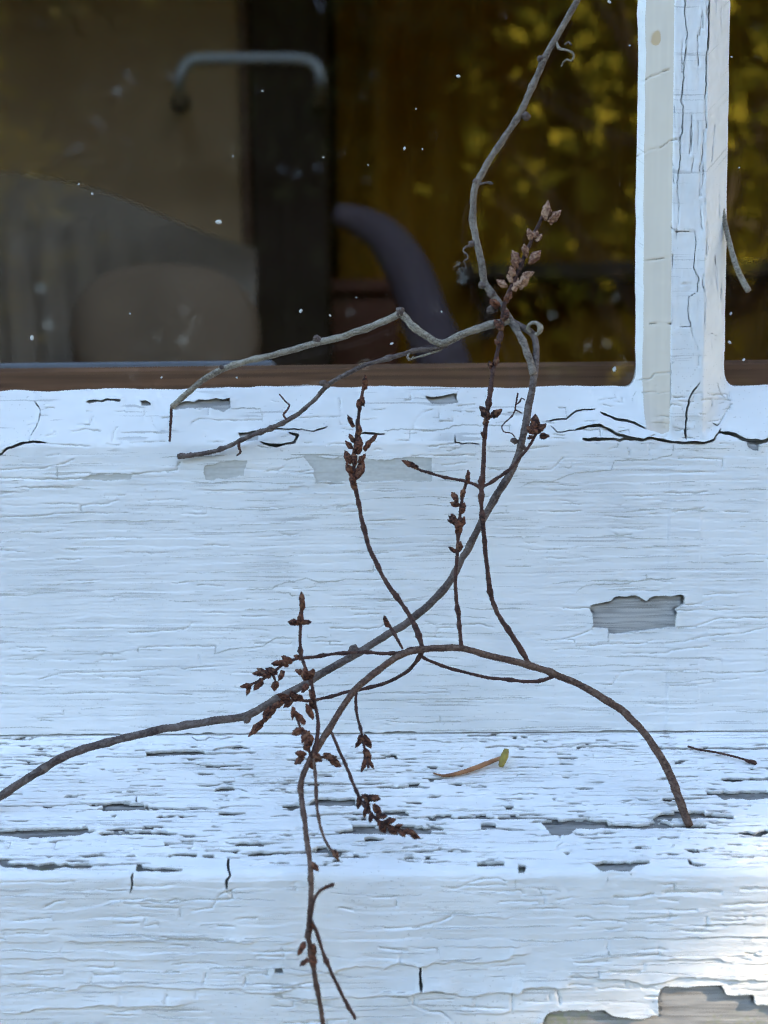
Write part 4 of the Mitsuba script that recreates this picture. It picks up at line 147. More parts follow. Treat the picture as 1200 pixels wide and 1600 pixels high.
def paint_fn(p, n, uv):
    x, y, z = p.x * 1000, p.y * 1000, p.z * 1000
    w = z - y
    blot = fbm(x / 23, w / 11, y / 17, 3)
    streak = noise(x / 9, w / 0.9, 3.0)
    speck = noise(x / 0.8, y / 0.8, z / 0.8)
    c = mix([0.80, 0.80, 0.785], [0.72, 0.725, 0.715], smoothstep(0.35, 0.75, blot) * 0.7 + 0.3 * streak)
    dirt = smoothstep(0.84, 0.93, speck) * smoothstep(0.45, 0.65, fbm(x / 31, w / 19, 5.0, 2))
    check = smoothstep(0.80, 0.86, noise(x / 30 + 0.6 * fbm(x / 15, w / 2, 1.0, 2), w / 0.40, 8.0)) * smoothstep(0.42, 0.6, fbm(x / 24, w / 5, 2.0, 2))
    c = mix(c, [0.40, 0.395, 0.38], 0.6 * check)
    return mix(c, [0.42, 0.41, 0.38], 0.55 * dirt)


def paint_grain(p, n, uv):
    x, w = p.x * 1000, (p.z - p.y) * 1000
    return 0.00009 * (noise(x / 2.6, w / 0.55, 1.0) + 0.6 * noise(x / 0.7, w / 0.5, 4.0))


def under_fn(p, n, uv):
    x, w = p.x * 1000, (p.z - p.y) * 1000
    g = noise(x / 7, w / 0.7) * 0.6 + 0.4 * noise(x / 1.2, w / 0.6, 2.0)
    return mix([0.60, 0.60, 0.565], [0.47, 0.465, 0.43], g)


def wood_fn(p, n, uv):
    x, w = p.x * 1000, (p.z - p.y) * 1000
    a = fbm(x / 26, w / 1.1, 1.0, 3)
    b = noise(x / 8, w / 0.42, 7.0)
    c = mix([0.46, 0.445, 0.42], [0.22, 0.21, 0.20], smoothstep(0.3, 0.85, a * 0.55 + b * 0.4))
    green = smoothstep(0.50, 0.72, fbm(x / 14, w / 6, 9.0, 3)) * smoothstep(0.2, 0.7, noise(x / 1.1, w / 1.1, 3.0))
    low = smoothstep(-0.0215, -0.0235, p.z)                  # algae sits on the sill's nose only
    weathered = smoothstep(-0.0005, -0.0015, p.z) * (1 - low)  # the flat of the sill has blackened most
    c = c * (1 - 0.42 * weathered - 0.2 * low)
    return mix(c, [0.27, 0.29, 0.14], 0.55 * green * low)


def cream_fn(p, n, uv):
    x, z = p.x * 1000, p.z * 1000
    c = mix([0.655, 0.575, 0.48], [0.59, 0.515, 0.43], 0.6 * noise(x / 0.9, z / 22) + 0.4 * fbm(x / 6, z / 15, 2.0, 2))
    rust = smoothstep(0.62, 0.72, noise(x / 2.4 + 3.1, z / 7.5 + 0.4) * smoothstep(262.0, 268.0, z) * smoothstep(283.0, 277.0, z))
    return mix(c, [0.50, 0.34, 0.17], 0.8 * rust)


def twig_colour(light, dark, grey, fine, lo=0.25, hi=0.8):
    """speckled bark: fine grain, lenticels and larger uneven patches"""
    def fn(p, n, uv):
        x, y, z = p.x * 1000, p.y * 1000, p.z * 1000
        a = fbm(x / 0.55, y / 0.55, z / 0.55, 2)
        c = fbm(x / 7, y / 7, z / 7, 2)
        col = mix(light, dark, smoothstep(lo, hi, fine * a + (1 - fine) * c))
        return mix(col, grey, 0.5 * smoothstep(0.62, 0.78, noise(x / 1.3, y / 1.3, z / 1.3)))
    return fn


vine_fn = twig_colour([0.145, 0.110, 0.094], [0.040, 0.028, 0.026], [0.20, 0.17, 0.15], 0.55)
vine_mid_fn = twig_colour([0.215, 0.18, 0.145], [0.07, 0.053, 0.044], [0.27, 0.235, 0.20], 0.6)
vine_pale_fn = twig_colour([0.31, 0.275, 0.215], [0.115, 0.092, 0.07], [0.36, 0.33, 0.28], 0.6)
stalk_fn = twig_colour([0.135, 0.080, 0.056], [0.028, 0.014, 0.011], [0.19, 0.13, 0.10], 0.65)
dark_stem_fn = twig_colour([0.085, 0.040, 0.030], [0.014, 0.007, 0.007], [0.13, 0.075, 0.055], 0.65)
bud_fn = twig_colour([0.16, 0.062, 0.035], [0.016, 0.007, 0.006], [0.22, 0.115, 0.065], 0.65, 0.3, 0.65)
bud_pink_fn = twig_colour([0.40, 0.245, 0.16], [0.12, 0.052, 0.034], [0.42, 0.29, 0.20], 0.6, 0.3, 0.7)


def brown_board_fn(p, n, uv):
    x, y, z = p.x * 1000, p.y * 1000, p.z * 1000
    g = fbm(x / 60, z / 1.6, y / 3, 3)
    return mix([0.23, 0.115, 0.06], [0.13, 0.066, 0.034], smoothstep(0.3, 0.75, g))


def panel_fn(p, n, uv):
    x, y, z = p.x * 1000, p.y * 1000, p.z * 1000
    g = fbm(x / 90, z / 260, 1.0, 3)
    return mix([0.64, 0.435, 0.23], [0.50, 0.335, 0.17], g)


def amber_fn(p, n, uv):
    x, y, z = p.x * 1000, p.y * 1000, p.z * 1000
    g = fbm(x / 160, z / 420, y / 100, 3)
    return mix([0.50, 0.24, 0.009], [0.27, 0.118, 0.005], smoothstep(0.25, 0.75, g))


def leaf_fn(p, n, uv):
    t = noise(p.x * 2.1, p.y * 2.1, p.z * 2.1)
    u = noise(p.x * 23, p.y * 23, p.z * 23)
    return mix(mix([0.05, 0.065, 0.010], [0.11, 0.105, 0.015], t), [0.19, 0.145, 0.018], smoothstep(0.6, 0.9, u))


def grass_fn(p, n, uv):
    a = fbm(p.x * 3, p.y * 3, 1.0, 4)
    b = noise(p.x * 90, p.y * 90)
    return mix([0.05, 0.08, 0.02], [0.13, 0.13, 0.05], a * 0.6 + b * 0.4)


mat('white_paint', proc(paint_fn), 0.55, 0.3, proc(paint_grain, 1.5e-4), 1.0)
mat('old_paint', proc(under_fn), 0.75, 0.2)
mat('weathered_wood', proc(wood_fn), 0.85, 0.15)
mat('cream_putty', proc(cream_fn), 0.6, 0.3)
mat('vine', proc(vine_fn), 0.75, 0.25)
mat('vine_mid', proc(vine_mid_fn), 0.72, 0.25)
mat('vine_pale', proc(vine_pale_fn), 0.7, 0.25)
mat('stalk', proc(stalk_fn), 0.7, 0.25)
mat('dark_stem', proc(dark_stem_fn), 0.7, 0.25)
mat('bud', proc(bud_fn), 0.7, 0.2)
mat('bud_pink', proc(bud_pink_fn), 0.7, 0.2)
mat('knob', proc(vine_fn), 0.8, 0.2)
mat('brown_board', proc(brown_board_fn), 0.5, 0.35)
mat('pale_panel', proc(panel_fn), 0.7, 0.2)
mat('amber_wall', proc(amber_fn), 0.7, 0.2)
mat('dark_stain', rgb(0.07, 0.04, 0.022), 0.6, 0.2)
mat('red_wood', rgb(0.22, 0.075, 0.035), 0.5, 0.3)
mat('grey_cloth', rgb(0.43, 0.345, 0.25), 0.9, 0.1)
mat('cushion', rgb(0.37, 0.26, 0.165), 0.9, 0.1)
mat('purple_cloth', rgb(0.19, 0.14, 0.15), 0.9, 0.1)
mat('room_plaster', rgb(0.42, 0.33, 0.20), 0.9, 0.1)
mat('room_floor', rgb(0.20, 0.12, 0.06), 0.6, 0.2)
mat('house_paint', rgb(0.70, 0.70, 0.68), 0.7, 0.2)
mat('steel', rgb(0.52, 0.54, 0.53), 0.35, 0.5)
mat('highlight_grey', rgb(0.17, 0.18, 0.20), 0.35, 0.5)  # blue-grey for the highlight strip behind the board
scene['window_glass'] = {'type': 'thindielectric', 'int_ior': 1.52}
mat('grass', proc(grass_fn), 0.9, 0.1)
mat('paving', proc(lambda p, n, uv: mix([0.15, 0.148, 0.14], [0.09, 0.088, 0.082], 0.6 * fbm(p.x * 3, p.y * 3, 1.0, 4) + 0.4 * noise(p.x * 70, p.y * 70))), 0.9, 0.1)
mat('tree_bark', rgb(0.09, 0.07, 0.05), 0.9, 0.1)
scene['yellow_leaf'] = {'type': 'principledthin', 'base_color': rgb(0.36, 0.32, 0.035), 'roughness': 0.6, 'diff_trans': 1.1, 'spec_trans': 0.0}
scene['dark_leaf'] = {'type': 'twosided', 'bsdf': {'type': 'diffuse', 'reflectance': rgb(0.055, 0.055, 0.018)}}
scene['leaf'] = {'type': 'principledthin', 'base_color': proc(leaf_fn), 'roughness': 0.6, 'diff_trans': 1.1, 'spec_trans': 0.0}

# ------------------------------------------------------------------ the woodwork as relief sheets
SLOPE = math.radians(14)
TOP = 85 / math.cos(SLOPE)
NOSE_Z = -TOP * math.sin(SLOPE)
ZB, ZG, GD = 114.3, 136.7, 12.0                        # putty foot, glass line, depth of the glass
MX = (99.2, 110.9, 123.3, 134.9)                       # mullion: glass line, arris, arris, glass line


def grow(a, b, step, end, k=1.35):
    """fine coordinates from a to b, then steps that grow out to end on both sides"""
    c = list(np.arange(a, b + 1e-6, step))
    s = step
    lo, hi = [], []
    x = c[0]
    while x > end[0]:
        s *= k
        x -= s
        lo.append(max(x, end[0]))
    s, x = step, c[-1]
    while x < end[1]:
        s *= k
        x += s
        hi.append(min(x, end[1]))
    return np.array(lo[::-1] + c + hi)


def jag(poly, amp, seed, run=1.3):
    """a traced line as real cracks run: along the grain with small jumps across it"""
    g = np.random.default_rng(seed)
    p = np.asarray(poly, float)
    out = [p[0]]
    for a, b in zip(p[:-1], p[1:]):
        n = max(1, int(np.linalg.norm(b - a) / run))
        d = b - a
        nrm = np.array([-d[1], d[0]]) / (np.linalg.norm(d) + 1e-9)
        for i in range(1, n + 1):
            q = a + d * i / n
            out.append(q + (nrm * g.normal(0, amp) if i < n else 0))
    return np.array(out)


def near(A, B, p, pad):
    i0, i1 = np.searchsorted(A, p[:, 0].min() - pad), np.searchsorted(A, p[:, 0].max() + pad)
    j0, j1 = np.searchsorted(B, p[:, 1].min() - pad), np.searchsorted(B, p[:, 1].max() + pad)
    return slice(i0, i1), slice(j0, j1)


def seg_dist(X, Y, p, closed=False):
    d = np.full(X.shape, 1e9)
    q = np.vstack([p, p[:1]]) if closed else p
    for a, b in zip(q[:-1], q[1:]):
        v = b - a
        t = np.clip(((X - a[0]) * v[0] + (Y - a[1]) * v[1]) / (v @ v + 1e-12), 0, 1)
        d = np.minimum(d, (X - a[0] - t * v[0]) ** 2 + (Y - a[1] - t * v[1]) ** 2)
    return np.sqrt(d)


def inside(X, Y, p):
    r = np.zeros(X.shape, bool)
    for a, b in zip(p, np.roll(p, -1, 0)):
        if a[1] != b[1]:
            r ^= ((a[1] > Y) != (b[1] > Y)) & (X < (b[0] - a[0]) * (Y - a[1]) / (b[1] - a[1]) + a[0])
    return r


class Sheet:
    """relief over a grid (A along x, B up or along the profile): H height, M > 0 where paint is left, U > 0 where the old coat is left, D depth of wood"""

    def __init__(self, A, B):
        self.A, self.B = A, B
        self.X, self.Y = np.meshgrid(A, B, indexing='ij')
        self.H, self.M, self.U, self.D = np.zeros(self.X.shape), np.full(self.X.shape, 9.0), np.full(self.X.shape, 9.0), np.zeros(self.X.shape)

    def cut(self, poly, w, deep, seed):
        p = jag(poly, 0.16, seed)
        s = near(self.A, self.B, p, 3)
        if self.X[s].size == 0:
            return
        d = seg_dist(self.X[s], self.Y[s], p)
        k = np.arange(len(p))
        ends = np.minimum(np.hypot(self.X[s] - p[0, 0], self.Y[s] - p[0, 1]), np.hypot(self.X[s] - p[-1, 0], self.Y[s] - p[-1, 1]))
        n = meshkit.noise(np.stack([self.X[s] / 2.2, self.Y[s] / 2.2, d * 0], -1), seed)
        half = 0.5 * w * (0.65 + 0.7 * n) * np.clip(0.55 + ends / 4, 0, 1)
        self.M[s] = np.minimum(self.M[s], d - half)
        self.H[s] += 0.10 * np.exp(-((d - half) / 1.2) ** 2)                  # lips of the crack stand up a little
        if deep:
            self.U[s] = np.minimum(self.U[s], d - half)
            self.D[s] = np.maximum(self.D[s], 3.2 * np.clip(1.7 - d / (0.5 * w + 0.2), 0, 1))

    def groove(self, poly, w, depth, seed):
        p = jag(poly, 0.14, seed)
        s = near(self.A, self.B, p, 3)
        if self.X[s].size:
            d = seg_dist(self.X[s], self.Y[s], p)
            n = meshkit.noise(np.stack([self.X[s] / 3, self.Y[s] / 3, d * 0], -1), seed)
            self.H[s] -= 2.0 * depth * (0.4 + 0.9 * n) * np.exp(-(d / (0.55 * w)) ** 2)
            self.H[s] += 0.07 * np.exp(-((d - 1.0) / 0.7) ** 2)
            self.M[s] = np.minimum(self.M[s], d - (0.22 * n * w / 0.4 + 0.02))

    def lip(self, poly, lift, length, seed, up):
        """the flake above the line curls out over what lies below it; up: +1 where B grows upwards"""
        p = jag(poly, 0.18, seed)
        p = p[np.argsort(p[:, 0], kind='stable')]
        i0, i1 = np.searchsorted(self.A, p[0, 0]), np.searchsorted(self.A, p[-1, 0])
        if i1 <= i0:
            return
        a = self.A[i0:i1]
        c = np.interp(a, p[:, 0], p[:, 1])[:, None]
        e = np.clip(np.minimum(a - p[0, 0], p[-1, 0] - a) / 5, 0, 1)[:, None]
        var = 0.55 + 0.9 * meshkit.noise(np.stack([a / 6, a * 0, a * 0], -1), seed)[:, None]
        d = up * (self.B[None] - c)
        h = np.where((d > 0) & (d < length), lift * (1 - d / length) ** 2, 0) - np.where((d <= 0) & (d > -1.2), 0.25 * lift * (1 + d / 1.2), 0)
        self.H[i0:i1] += h * e * var

    def hole(self, poly, deep, seed, up=1):
        p = jag(np.vstack([poly, poly[:1]]), 0.22, seed)[:-1]
        s = near(self.A, self.B, p, 3)
        if self.X[s].size == 0:
            return
        d = seg_dist(self.X[s], self.Y[s], p, True)
        d = np.where(inside(self.X[s], self.Y[s], p), -d, d)
        d = d + 0.35 * (meshkit.noise(np.stack([self.X[s] / 1.6, self.Y[s] / 0.8, d * 0], -1), seed) - 0.5)
        self.M[s] = np.minimum(self.M[s], d)
        self.H[s] += 0.30 * np.exp(-(np.maximum(d, 0) / 1.5) ** 2) * (0.3 + 1.2 * meshkit.noise(np.stack([self.X[s] / 5, self.Y[s] / 3, d * 0], -1), seed + 3))
        if deep:
            self.U[s] = np.minimum(self.U[s], d + 0.12)
            rot = np.clip(2.2 * meshkit.noise(np.stack([self.X[s] / 4, self.Y[s] / 1.2, d * 0], -1), seed + 9) - 0.5, 0, 1)
            rot = rot * np.where(up * (self.Y[s] - p[:, 1].mean()) > 0, 1.0, 0.12)
            self.D[s] = np.maximum(self.D[s], 2.0 * rot * np.exp(-(d / 0.55) ** 2))

    def traces(self, lines, holes, up, seed):
        for i, (k, a, b, poly) in enumerate(lines):
            poly = np.asarray(poly, float)
            if k == 'c':
                self.cut(poly, a, b, seed + i)
            elif k == 'g':
                self.groove(poly, a, b, seed + i)
            else:
                self.lip(poly, a, b, seed + i, up)
        for i, (deep, poly) in enumerate(holes):
            self.hole(np.asarray(poly, float), deep, seed + 500 + i, up)


def clip_sheet(P, M, below):
    """the triangles of the grid P (na, nb, 3) where M > 0, cut along M = 0, with an edge face down to the grid 'below' along the cut"""
    na, nb = M.shape
    idx = np.arange(na * nb).reshape(na, nb)
    f = np.stack([idx[:-1, :-1], idx[1:, :-1], idx[1:, 1:], idx[:-1, 1:]], -1)
    odd = ((np.add.outer(np.arange(na - 1), np.arange(nb - 1)) % 2) == 1)
    t = np.vstack([f[~odd][:, [0, 1, 2]], f[~odd][:, [0, 2, 3]], f[odd][:, [0, 1, 3]], f[odd][:, [1, 2, 3]]])
    v, w, m = P.reshape(-1, 3), below.reshape(-1, 3), M.ravel()
    s = m[t] > 0
    n = s.sum(1)
    keep = [t[n == 3]]
    cutp, cutq, newf, skirt = [], [], [], []
    base = len(v)
    for want in (1, 2):
        tt = t[n == want]
        if not len(tt):
            continue
        ss = s[n == want]
        lone = np.argmax(ss if want == 1 else ~ss, 1)
        r = np.arange(len(tt))
        a, b, c = tt[r, lone], tt[r, (lone + 1) % 3], tt[r, (lone + 2) % 3]
        e = np.stack([np.stack([a, b], 1), np.stack([a, c], 1)], 1)                 # (k, 2, 2)
        cutp.append((e, want, a, b, c))
    E = np.vstack([x[0].reshape(-1, 2) for x in cutp]) if cutp else np.zeros((0, 2), int)
    E = np.sort(E, 1)
    uniq, inv = np.unique(E, axis=0, return_inverse=True)
    inv = inv.ravel()
    k = m[uniq[:, 0]] / (m[uniq[:, 0]] - m[uniq[:, 1]] + 1e-15)
    k = np.clip(k, 0.02, 0.98)[:, None]
    nv = v[uniq[:, 0]] * (1 - k) + v[uniq[:, 1]] * k
    nw = w[uniq[:, 0]] * (1 - k) + w[uniq[:, 1]] * k
    at = 0
    for e, want, a, b, c in cutp:
        ii = inv[at:at + 2 * len(a)].reshape(-1, 2)
        at += 2 * len(a)
        p, q = base + ii[:, 0], base + ii[:, 1]
        if want == 1:
            newf.append(np.stack([a, p, q], 1))
            skirt.append(np.stack([q, p], 1))
        else:
            newf += [np.stack([p, b, c], 1), np.stack([p, c, q], 1)]
            skirt.append(np.stack([p, q], 1))
    allv = np.vstack([v, nv])
    faces = np.vstack(keep + newf)
    if skirt:
        sk = np.vstack(skirt)
        n0 = len(allv)
        # edge faces carry vertices of their own so that the edge stays crisp
        top, bot = nv[sk - base], nw[sk - base]
        allv = np.vstack([allv, top.reshape(-1, 3), bot.reshape(-1, 3)])
        i = np.arange(len(sk))
        p, q, pb, qb = n0 + 2 * i, n0 + 2 * i + 1, n0 + 2 * len(sk) + 2 * i, n0 + 2 * len(sk) + 2 * i + 1
        sf = np.vstack([np.stack([p, pb, q], 1), np.stack([q, pb, qb], 1)])
        owner = np.concatenate([sk[:, 0], sk[:, 0]])
    else:
        sf, owner = np.zeros((0, 3), int), np.zeros(0, int)
    return allv, faces, sf, owner


def tidy(v, f):
    used, inv = np.unique(f, return_inverse=True)
    return trimesh.Trimesh(v[used] * MM, inv.reshape(-1, 3), process=False)


def emit(key, v, f, sf, owner, bsdf, area_mm2=6.0, holder_label=None):
    """the biggest connected piece is the part itself; loose flakes become sub-parts, crumbs go into one more"""
    nv = len(v)
    g = coo_matrix((np.ones(len(f) * 2), (np.r_[f[:, 0], f[:, 1]], np.r_[f[:, 1], f[:, 2]])), shape=(nv, nv))
    _, lab = connected_components(g, directed=False)
    fl = lab[f[:, 0]]
    ar = 0.5 * np.linalg.norm(np.cross(v[f[:, 1]] - v[f[:, 0]], v[f[:, 2]] - v[f[:, 0]]), axis=1)
    tot = np.bincount(fl, ar, minlength=lab.max() + 1)
    sl = lab[owner] if len(owner) else np.zeros(0, int)
    big = np.argsort(-tot)
    main = [c for c in big if tot[c] > 400] or [big[0]]
    flakes = [c for c in big if area_mm2 < tot[c] <= 400 and c not in main][:120]
    crumbs = [c for c in big if 0.25 < tot[c] <= area_mm2 or (tot[c] > area_mm2 and c not in main and c not in flakes)]
    parts = [(key, main, None)] + [(key + '__paint_flake', [c], None) for c in flakes]
    if crumbs:
        parts.append((key + '__paint_crumbs', crumbs, 'stuff'))
    for name, cs, kind in parts:
        ok = np.zeros(lab.max() + 1, bool)
        ok[cs] = True
        fs = np.vstack([f[ok[fl]], sf[ok[sl]]]) if len(sf) else f[ok[fl]]
        put(name, tidy(v, fs), bsdf, smooth=True, kind=kind)


def fb(x, y, sx, sy, seed, octv=3):
    return meshkit.fbm(np.stack([x / sx, y / sy, np.zeros_like(x)], -1), octv, seed)


def vn(x, y, sx, sy, seed):
    return meshkit.noise(np.stack([x / sx, y / sy, np.zeros_like(x)], -1), seed)


def lapped(x, y, period, seed, bend=1.0):
    """paint telegraphing the grain: bands that swell and step back along wavering lines"""
    t = y / period + bend * 1.7 * fb(x, y, 55, 16, seed) + 0.35 * fb(x, y, 9, 2.5, seed + 3)
    s = t - np.floor(t)
    k = np.floor(t)
    amp = vn(x, k * 7.1, 22, 1, seed + 5)
    amp = np.clip((amp - 0.35) * 2.4, 0, 1)
    saw = np.where(s < 0.9, s / 0.9, (1 - s) / 0.1)
    return (saw - 0.5) * amp


def lap_cracks(x, y, period, seed, bend=1.0, thr=0.5, w=0.13):
    """where those bands have broken through: distance to the step minus half a hairline's width"""
    t = y / period + bend * 1.7 * fb(x, y, 55, 16, seed) + 0.35 * fb(x, y, 9, 2.5, seed + 3)
    k = np.floor(t)
    s = t - k
    open_ = vn(x, k * 7.1 + 3.3, 24, 1, seed + 6) * 0.78 + 0.22 * vn(x, k * 5.7, 5, 1, seed + 7) + 0.25 * (fb(x, y, 60, 30, seed + 8) - 0.5)
    return np.abs(s - 0.93) * period - w * np.clip((open_ - thr) * 9, -6, 1.6)


def smin(a, b, k):
    h = np.clip(0.5 + 0.5 * (b - a) / k, 0, 1)
    return b * (1 - h) + a * h - k * h * (1 - h)


def sash_depth(X, Z, dirt=True):
    """how far the painted front lies behind the rail's face (mm)"""
    wob = 0.7 * (fb(X, Z, 26, 30, 41) - 0.5)
    r = np.maximum(0, (Z - ZB) * GD / (ZG - ZB)) + np.where(Z > ZB - 4, wob, 0)
    r = np.sqrt(r * r + 0.6) - 0.6 + np.where(Z < ZB, 0, 0)
    l = np.maximum((MX[1] - X) * GD / (MX[1] - MX[0]), (X - MX[2]) * GD / (MX[3] - MX[2]))
    l = np.maximum(l, 0) + 0.4 * (fb(X, Z, 5, 40, 43) - 0.5)
    return smin(r, l, np.clip(1.5 * np.minimum(r, l), 0.05, 5.0))


def sash_relief(s, grain):
    X, Z = s.X, s.Y
    face = np.clip((ZB - Z) / 6, 0, 1)
    s.H += face * (0.26 * lapped(X, Z, 3.4, 11) + 0.13 * lapped(X, Z, 1.5, 12, 0.5) + 0.22 * (fb(X, Z, 60, 9, 13) - 0.5))
    s.H += 0.10 * (fb(X, Z, 4.5, 1.6, 14) - 0.5) + (1 - face) * 0.32 * (fb(X, Z, 9, 6, 15) - 0.5)


def fine_cracks(s, n, x0, x1, b0, b1, length, w, depth, seed, tall=0.12):
    """hairline checks along the grain, some with a short jog across it"""
    g = np.random.default_rng(seed)
    for i in range(n):
        x, b = g.uniform(x0, x1), g.uniform(b0, b1)
        L = length * g.uniform(0.4, 1.6)
        m = 4
        p = np.stack([x + np.linspace(0, L, m), b + np.cumsum(g.normal(0, 0.25, m))], 1)
        if g.random() < tall:
            p = np.vstack([p, [p[-1, 0] + g.normal(0, 0.3), p[-1, 1] + g.choice([-1, 1]) * g.uniform(1.2, 3.5)]])
        s.groove(p, w * g.uniform(0.7, 1.3), depth * g.uniform(0.4, 1.2), seed + i)


# ---- sash: rail face, putty and the foot of the mullion
sash = Sheet(grow(-180, 172, 0.55, (-760, 980)), np.arange(0.0, 150.3, 0.28))
sash_relief(sash, 1)
sash.traces(SASH_LINES, SASH_HOLES, +1, 1000)
sash.traces(MULLION_LINES, [], +1, 6000)
sash.M = np.minimum(sash.M, np.where(sash.Y < ZB - 1, np.minimum(lap_cracks(sash.X, sash.Y, 3.4, 11, 1.0, 0.56), lap_cracks(sash.X, sash.Y, 1.5, 12, 0.5, 0.64, 0.11)), 9))
fine_cracks(sash, 150, -178, 165, 3, 108, 11, 0.34, 0.20, 3000)
fine_cracks(sash, 70, -178, 95, 112, 133, 5, 0.34, 0.22, 3300, 0.45)
sash.lip(np.asarray(FOOT, float), 1.7, 8, 77, 1)
foot = np.exp(-((sash.X - 117) / 20) ** 4) * np.exp(-((sash.Y - 118) / 9) ** 4)
sash.H += foot * (1.1 * (fb(sash.X, sash.Y, 7, 5, 81) - 0.5) + 0.5 * (fb(sash.X, sash.Y, 2.2, 2.2, 82) - 0.5))
fine_cracks(sash, 26, 98, 136, 113, 134, 4, 0.4, 0.3, 3600, 0.6)
X, Z = sash.X, sash.Y
dep = sash_depth(X, Z)
edge = GD - dep + 0.5 * (fb(X, Z, 7, 5, 51) - 0.5) + 1.6 * (fb(X, Z, 34, 40, 58, 2) - 0.55) - 0.1
low = Z + 1.3 - 2.7 * fb(X, Z, 8, 60, 52)
M = np.minimum(np.minimum(sash.M, edge), low)
P = np.stack([X, dep - sash.H, Z], -1)
Bt = np.stack([X, dep + 1.1, Z], -1)
mull = np.minimum(np.minimum(X - MX[0] + 4, MX[3] + 4 - X), Z - ZB - 1.0 - 2 * fb(X, Z, 6, 6, 54) + 0.0)
putty = np.minimum(Z - ZB + 1.2 * (fb(X, Z, 8, 8, 55) - 0.5), -mull)
cream = np.minimum(np.minimum(X - 101.4 - 0.8 * fb(X, Z, 4, 12, 56), MX[1] - 0.4 - X), Z - 117.5 - 2.5 * fb(X, Z, 4, 4, 57))
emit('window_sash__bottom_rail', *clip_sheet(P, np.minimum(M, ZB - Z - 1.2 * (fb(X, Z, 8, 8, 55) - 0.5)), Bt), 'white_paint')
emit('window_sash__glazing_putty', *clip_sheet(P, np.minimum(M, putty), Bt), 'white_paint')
v1 = clip_sheet(P, np.minimum(np.minimum(M, mull), -cream), Bt)
c1 = clip_sheet(P, np.minimum(M, cream), Bt)
# old coat under the shed flakes and the wood under both
Bu = np.stack([X, dep + 0.32 - 0.35 * sash.H, Z], -1)
lost = 1.5 - np.minimum(sash.M, 1.5)
needs = np.minimum(np.minimum(sash.U, edge - 0.3), np.minimum(lost - 0.3, low))
put('window_sash__bottom_rail__old_paint', tidy(*(lambda q: (q[0], np.vstack([q[1], q[2]])))(clip_sheet(Bu, needs, Bt))), 'old_paint', smooth=True,
    label='greyer old coat of paint laid bare where flakes have shed')
wood = Sheet(grow(-180, 172, 0.8, (-760, 980)), np.arange(0.0, 146.01, 0.55))
wood.traces(SASH_LINES, SASH_HOLES, +1, 1000)
Xw, Zw = wood.X, wood.Y
dw = sash_depth(Xw, Zw) + 1.2 + wood.D + 0.35 * fb(Xw, Zw, 20, 0.9, 61) + 0.25 * fb(Xw, Zw, 6, 0.6, 62)
put('window_sash__bottom_rail__bare_wood', tidy(*(lambda q: (q[0], q[1]))(clip_sheet(np.stack([Xw, dw, Zw], -1), np.minimum(GD - 0.6 - sash_depth(Xw, Zw), Zw + 1), np.stack([Xw, dw, Zw], -1)))),
    'weathered_wood', smooth=True, label='grey weathered wood showing through cracks and bare patches')

# ---- mullion shaft
shaft = Sheet(np.arange(97.0, 137.01, 0.26), grow(150, 330, 0.6, (150, 1345)))
shaft.B = shaft.B[shaft.B >= 150 - 1e-6]
shaft = Sheet(shaft.A, shaft.B)
sash_relief(shaft, 0)
shaft.H += np.clip((shaft.Y - 150) / 9, 0, 1) * np.clip((shaft.X - 110.5) / 0.5, 0, 1) * (0.5 * (fb(shaft.X, shaft.Y, 2.4, 14, 16) - 0.5) + 0.25 * (fb(shaft.X, shaft.Y, 1.0, 3.0, 17) - 0.5))
shaft.traces(MULLION_LINES, [], +1, 6000)
g0 = np.random.default_rng(5)
for i in range(34):
    x, z, L = g0.uniform(111, 134), g0.uniform(150, 300), g0.uniform(3, 16)
    shaft.groove(np.stack([x + np.cumsum(g0.normal(0, 0.15, 5)), z + np.linspace(0, L, 5)], 1), 0.35, 0.22, 6400 + i)
for poly, lift in MULLION_FLAKES:
    p = np.asarray(poly, float)
    ins = inside(shaft.X, shaft.Y, p)
    shaft.H += np.where(ins, lift, 0)
Xs, Zs = shaft.X, shaft.Y
ds = sash_depth(Xs, Zs)
es = GD - ds + 0.9 * (fb(Xs, Zs, 30, 8, 71) - 0.5) - 0.2
Ps, Bs = np.stack([Xs, ds - shaft.H, Zs], -1), np.stack([Xs, ds + 0.95, Zs], -1)
creams = np.minimum(Xs - 101.4 - 0.8 * fb(Xs, Zs, 4, 12, 56), MX[1] - 0.4 - Xs)
v2 = clip_sheet(Ps, np.minimum(np.minimum(shaft.M, es), -creams), Bs)
c2 = clip_sheet(Ps, np.minimum(np.minimum(shaft.M, es), creams), Bs)


def join(a, b):
    n = len(a[0])
    return np.vstack([a[0], b[0]]), np.vstack([a[1], b[1] + n]), np.vstack([a[2], b[2] + n]), np.concatenate([a[3], b[3] + n])


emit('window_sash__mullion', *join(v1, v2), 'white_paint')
emit('window_sash__mullion__putty_strip', *join(c1, c2), 'cream_putty', area_mm2=1e9)
labels.setdefault('window_sash__mullion__putty_strip', {})['label'] = 'smooth cream strip of putty on the left side of the mullion'
wx = np.arange(98.5, 135.7, 0.6)
wz = grow(146, 300, 1.5, (146, 1345))
wz = wz[wz >= 146]
Wx, Wz = np.meshgrid(wx, wz, indexing='ij')
sh2 = Sheet(wx, wz)
sh2.traces(MULLION_LINES, [], +1, 6000)
Wd = sash_depth(Wx, Wz) + 1.05 + sh2.D + 0.3 * fb(Wx, Wz, 0.9, 20, 63)
put('window_sash__mullion__bare_wood', tidy(*(lambda q: (q[0], q[1]))(clip_sheet(np.stack([Wx, Wd, Wz], -1), GD - 0.5 - sash_depth(Wx, Wz), np.stack([Wx, Wd, Wz], -1)))), 'weathered_wood', smooth=True)
